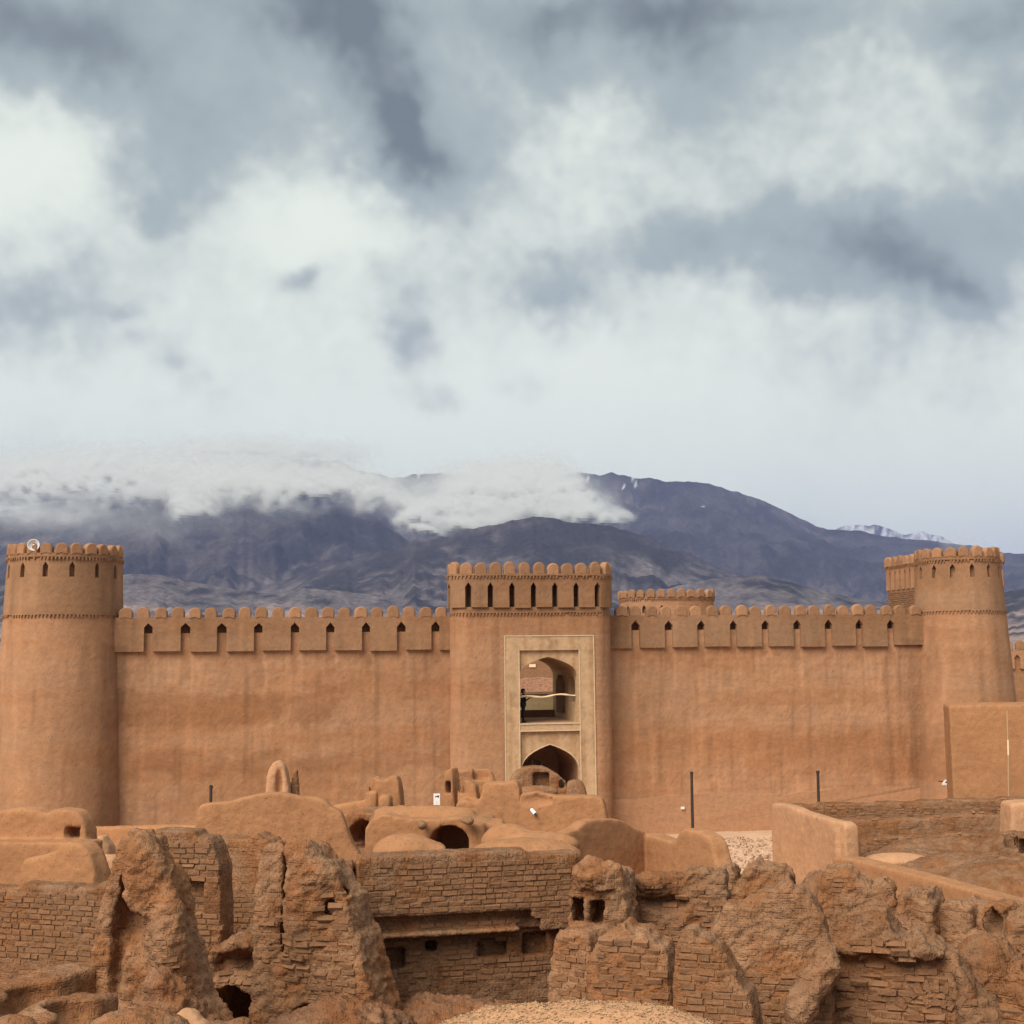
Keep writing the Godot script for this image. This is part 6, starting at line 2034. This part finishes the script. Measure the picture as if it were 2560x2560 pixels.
	{n = "domed_ruin", l = "rounded mud ruin with a square blind niche before the lower gate arch", c = "ruin", st = 3, ce = 0.075, am = 0.04, g = "", p = [[0,0,0.06,-0.29,-52,1,0,2.48,0.8,1,-0.3,0.072,0,-0.01,3.54,0.09,3.96,0.31,4.28,0.68,4.47,1.11,4.51,1.4,4.48,1.63,4.39,2.05,4.14,2.36,3.86,2.48,3.28],[1,1,0.03,-0.29,-52,1,0,1.03,1.67,3.58,4.27,0.3,-0.4],[1,1,0.03,-0.29,-52,1,0,2.07,2.28,3.62,3.93,0.3,-0.5],[0,3,0.3,0.84,3.58,-51.3,0.9,0.25,0.35]], b = []},
	{n = "mud_stump", l = "small reddish mud block right of the niched domed ruin", c = "ruin", st = 3, ce = 0.07, am = 0.04, g = "", p = [[0,0,0.06,2.02,-51.5,1,0,0.88,0.9,1,-0.3,0.068,0,0,3.41,0.07,3.86,0.29,3.96,0.6,3.97,0.78,3.76,0.88,3.29]], b = []},
	{n = "plastered_ruin", l = "broad mud wall carrying a small white floodlight before the gate", c = "ruined wall", st = 0, ce = 0.065, am = 0.05, g = "", p = [[0,0,0.06,0.13,-45,0.9869,0.1614,3.08,0.6,0.9,-0.3,0.06,0,0,4.06,0.09,4.19,0.62,4.25,0.98,4.17,1.3,4.11,1.99,4.13,2.62,4.11,2.89,4.03,2.96,3.88,3.01,3.61,3.08,3.14],[1,3,0.1,0.73,3.98,-44.9,0.6,0.2,0.12]], b = []},
	{n = "plastered_ruin", l = "smooth plaster wall with a high rounded hump, folded at a corner", c = "ruined wall", st = 0, ce = 0.065, am = 0.03, g = "", p = [[0,0,0.06,0.99,-35,0.6429,-0.7659,4.57,0.42,0.7,-0.3,0.054,0,-0.01,3.73,0.17,3.92,0.33,4.12,1.17,4.21,1.52,4.36,2.08,4.37,3.04,4.27,3.38,4.18,3.83,3.96,4.57,3.71],[0,0,0.06,3.77,-38.5,0.378,0.9258,4.28,0.5,0.8,-0.3,0.06,0,0.01,3.71,0.89,3.7,1.66,3.68,1.96,3.74,2.11,4.02,2.45,4.14,3.17,4.14,3.65,4.08,3.91,3.91,4.03,3.57,4.28,3.23]], b = []},
	{n = "mud_mound", l = "soft pale earth mound behind the right end of the long brick wall", c = "mound", st = 0, ce = 0.07, am = 0.05, g = "", p = [[0,3,0.3,-0.2,3.8,-36,0.75,0.55,0.7],[0,3,0.3,0.46,3.78,-35.5,0.7,0.36,0.7],[0,3,0.3,1.05,3.84,-35.5,0.7,0.3,0.6],[0,3,0.4,0.23,3.78,-34,1.5,0.45,1]], b = []},
	{n = "corner_wall", l = "tall pale plaster wall with sloping top beside the gravel court", c = "wall", st = 2, ce = 0.09, am = 0.02, g = "", p = [[0,0,0.06,9.79,-50,0.2168,0.9762,6.11,0.5,0.55,-0.3,0.048,0,0.03,3.16,0.25,3.24,1.45,3.29,2.81,3.21,4.07,3.19,5.03,3.17,5.86,3.22,6.11,3.14],[0,4,0.06,11.31,1.48,-45.3,0.42,1.48,0.8,0,0.06]], b = []},
	{n = "sloping_wall", l = "long low mud wall descending from the pale corner wall to the right edge", c = "wall", st = 0, ce = 0.07, am = 0.04, g = "", p = [[0,0,0.06,10.54,-43.5,0.2698,0.9629,14.44,0.7,0.9,-0.3,0.06,0,0.08,2.19,0.72,2.28,2.89,2.34,5.06,2.37,7.01,2.38,8.43,2.39,9.76,2.41,11.85,2.42,14.44,2.43]], b = []},
	{n = "terrace_wall", l = "rough dark terrace wall running below the right round tower", c = "wall", st = 1, ce = 0.1, am = 0.07, g = "", p = [[0,0,0.06,11.77,-57,0.9601,0.2795,10.74,0.8,1,-0.3,0.054,0.04,-0.01,2.26,0.34,2.32,2.37,2.42,4.86,2.54,7.29,2.68,9.3,2.79,10.74,2.84],[0,0,0.06,11.44,-55.5,0.9694,0.2456,10.18,0.8,1.2,-0.3,0.09,0.04,0,1.83,3.12,1.93,5.52,2.05,7.42,2.29,10.18,2.25],[1,3,0.1,18.2,2.31,-53.4,0.5,0.4,0.4]], b = [[11.77,-57,0.9601,0.2795,0.49,9.15,1.75,2.4,0.3,0.1,0.22,0]]},
	{n = "plastered_ruin", l = "rounded smooth plaster block with a dark doorway at the right edge", c = "ruin", st = 2, ce = 0.08, am = 0.03, g = "", p = [[0,0,0.06,18.19,-48,1,0,2.31,1.2,1.3,-0.3,0.12,0,-0.05,2.1,0.05,3.24,0.18,3.35,0.69,3.38,2.31,3.33]], b = []},
	{n = "doorway_ruin", l = "collapsed dark doorway in rubble at the right edge", c = "ruin", st = 1, ce = 0.08, am = 0.08, g = "", p = [[0,0,0.06,16.37,-46.5,0.9825,0.1865,2.69,1.4,1.6,-0.3,0.09,0,-0.02,1.62,0.4,2.05,0.95,2.37,1.49,2.44,2.69,2.4],[1,1,0.03,16.37,-46.5,0.9825,0.1865,1.01,1.43,1.98,2.37,0.3,-1],[1,1,0.03,16.37,-46.5,0.9825,0.1865,1.45,2.08,0.91,2.29,0.3,-1]], b = []},
	{n = "rubble_bank", l = "rough bank of broken mud bricks behind the sloping wall", c = "rubble", st = 1, ce = 0.09, am = 0.14, g = "", p = [[0,3,0.5,14.15,0.51,-46,4.2,1.5,2.4],[0,3,0.5,14.68,0.73,-42,3.4,1.8,2.2],[0,3,0.5,15.66,0.7,-40,3.4,2,2.6],[0,3,0.5,16.64,0.65,-50,3.4,1.2,1.6],[0,3,0.5,19.67,0.49,-44,4,1.6,3]], b = []},
	{n = "brick_wall", l = "low stepped brick footing in front of the rough terrace wall", c = "brick wall", st = 1, ce = 0.08, am = 0.06, g = "", p = [[0,0,0.06,13.84,-52.5,0.9792,0.2028,7.4,0.7,0.9,-0.3,0.045,0.04,-0.01,1.36,0.77,1.5,2.31,1.63,4.28,1.79,5.33,1.74,7.4,1.85]], b = [[13.84,-52.5,0.9792,0.2028,0.13,6.19,1.05,1.62,0.3,0.1,0.2,0]]},
	{n = "brick_wall", l = "broken low brick wall lying beyond the sloping wall near the right edge", c = "brick wall", st = 1, ce = 0.07, am = 0.07, g = "", p = [[0,0,0.06,14.03,-45,0.8929,0.4502,4.44,0.8,1,-0.3,0.045,0.08,-0.01,1.54,0.39,1.76,1.19,1.97,1.7,1.98,2.22,2.09,3.21,1.99,4.44,2.02]], b = [[14.03,-45,0.8929,0.4502,0.11,3.19,1.3,1.98,0.28,0.085,0.2,0]]},
	{n = "earth_dome", l = "low smooth pale dome of earth behind the sloping wall", c = "mound", st = 2, ce = 0.08, am = 0.02, g = "", p = [[0,3,0.2,12.95,1.87,-44.6,1.15,0.26,0.7]], b = []},
	{n = "plaster_block_building", l = "plain plastered building block with light coping before the right round tower", c = "building", st = 0, ce = 0.1, am = 0.03, g = "", p = [[0,0,0.06,19.33,-57.5,0.9713,0.2377,14.74,3,3.2,-0.3,0.036,0,0,6.52,0.47,6.54,1.31,6.56,3.14,6.57,5.42,6.59,14.74,6.72]], b = []},
	{n = "straw_mud_mound", l = "rough straw and mud wall top directly below the camera at bottom centre", c = "mound", st = 2, ce = 0.028, am = 0.058, g = "", p = [[0,3,0.1,0.4,6.07,-9.2,1.15,0.46,0.8],[0,3,0.3,-0.07,5.95,-9.3,0.75,0.43,0.7],[0,3,0.3,0.8,6.07,-9,0.75,0.46,0.6]], b = []},
]
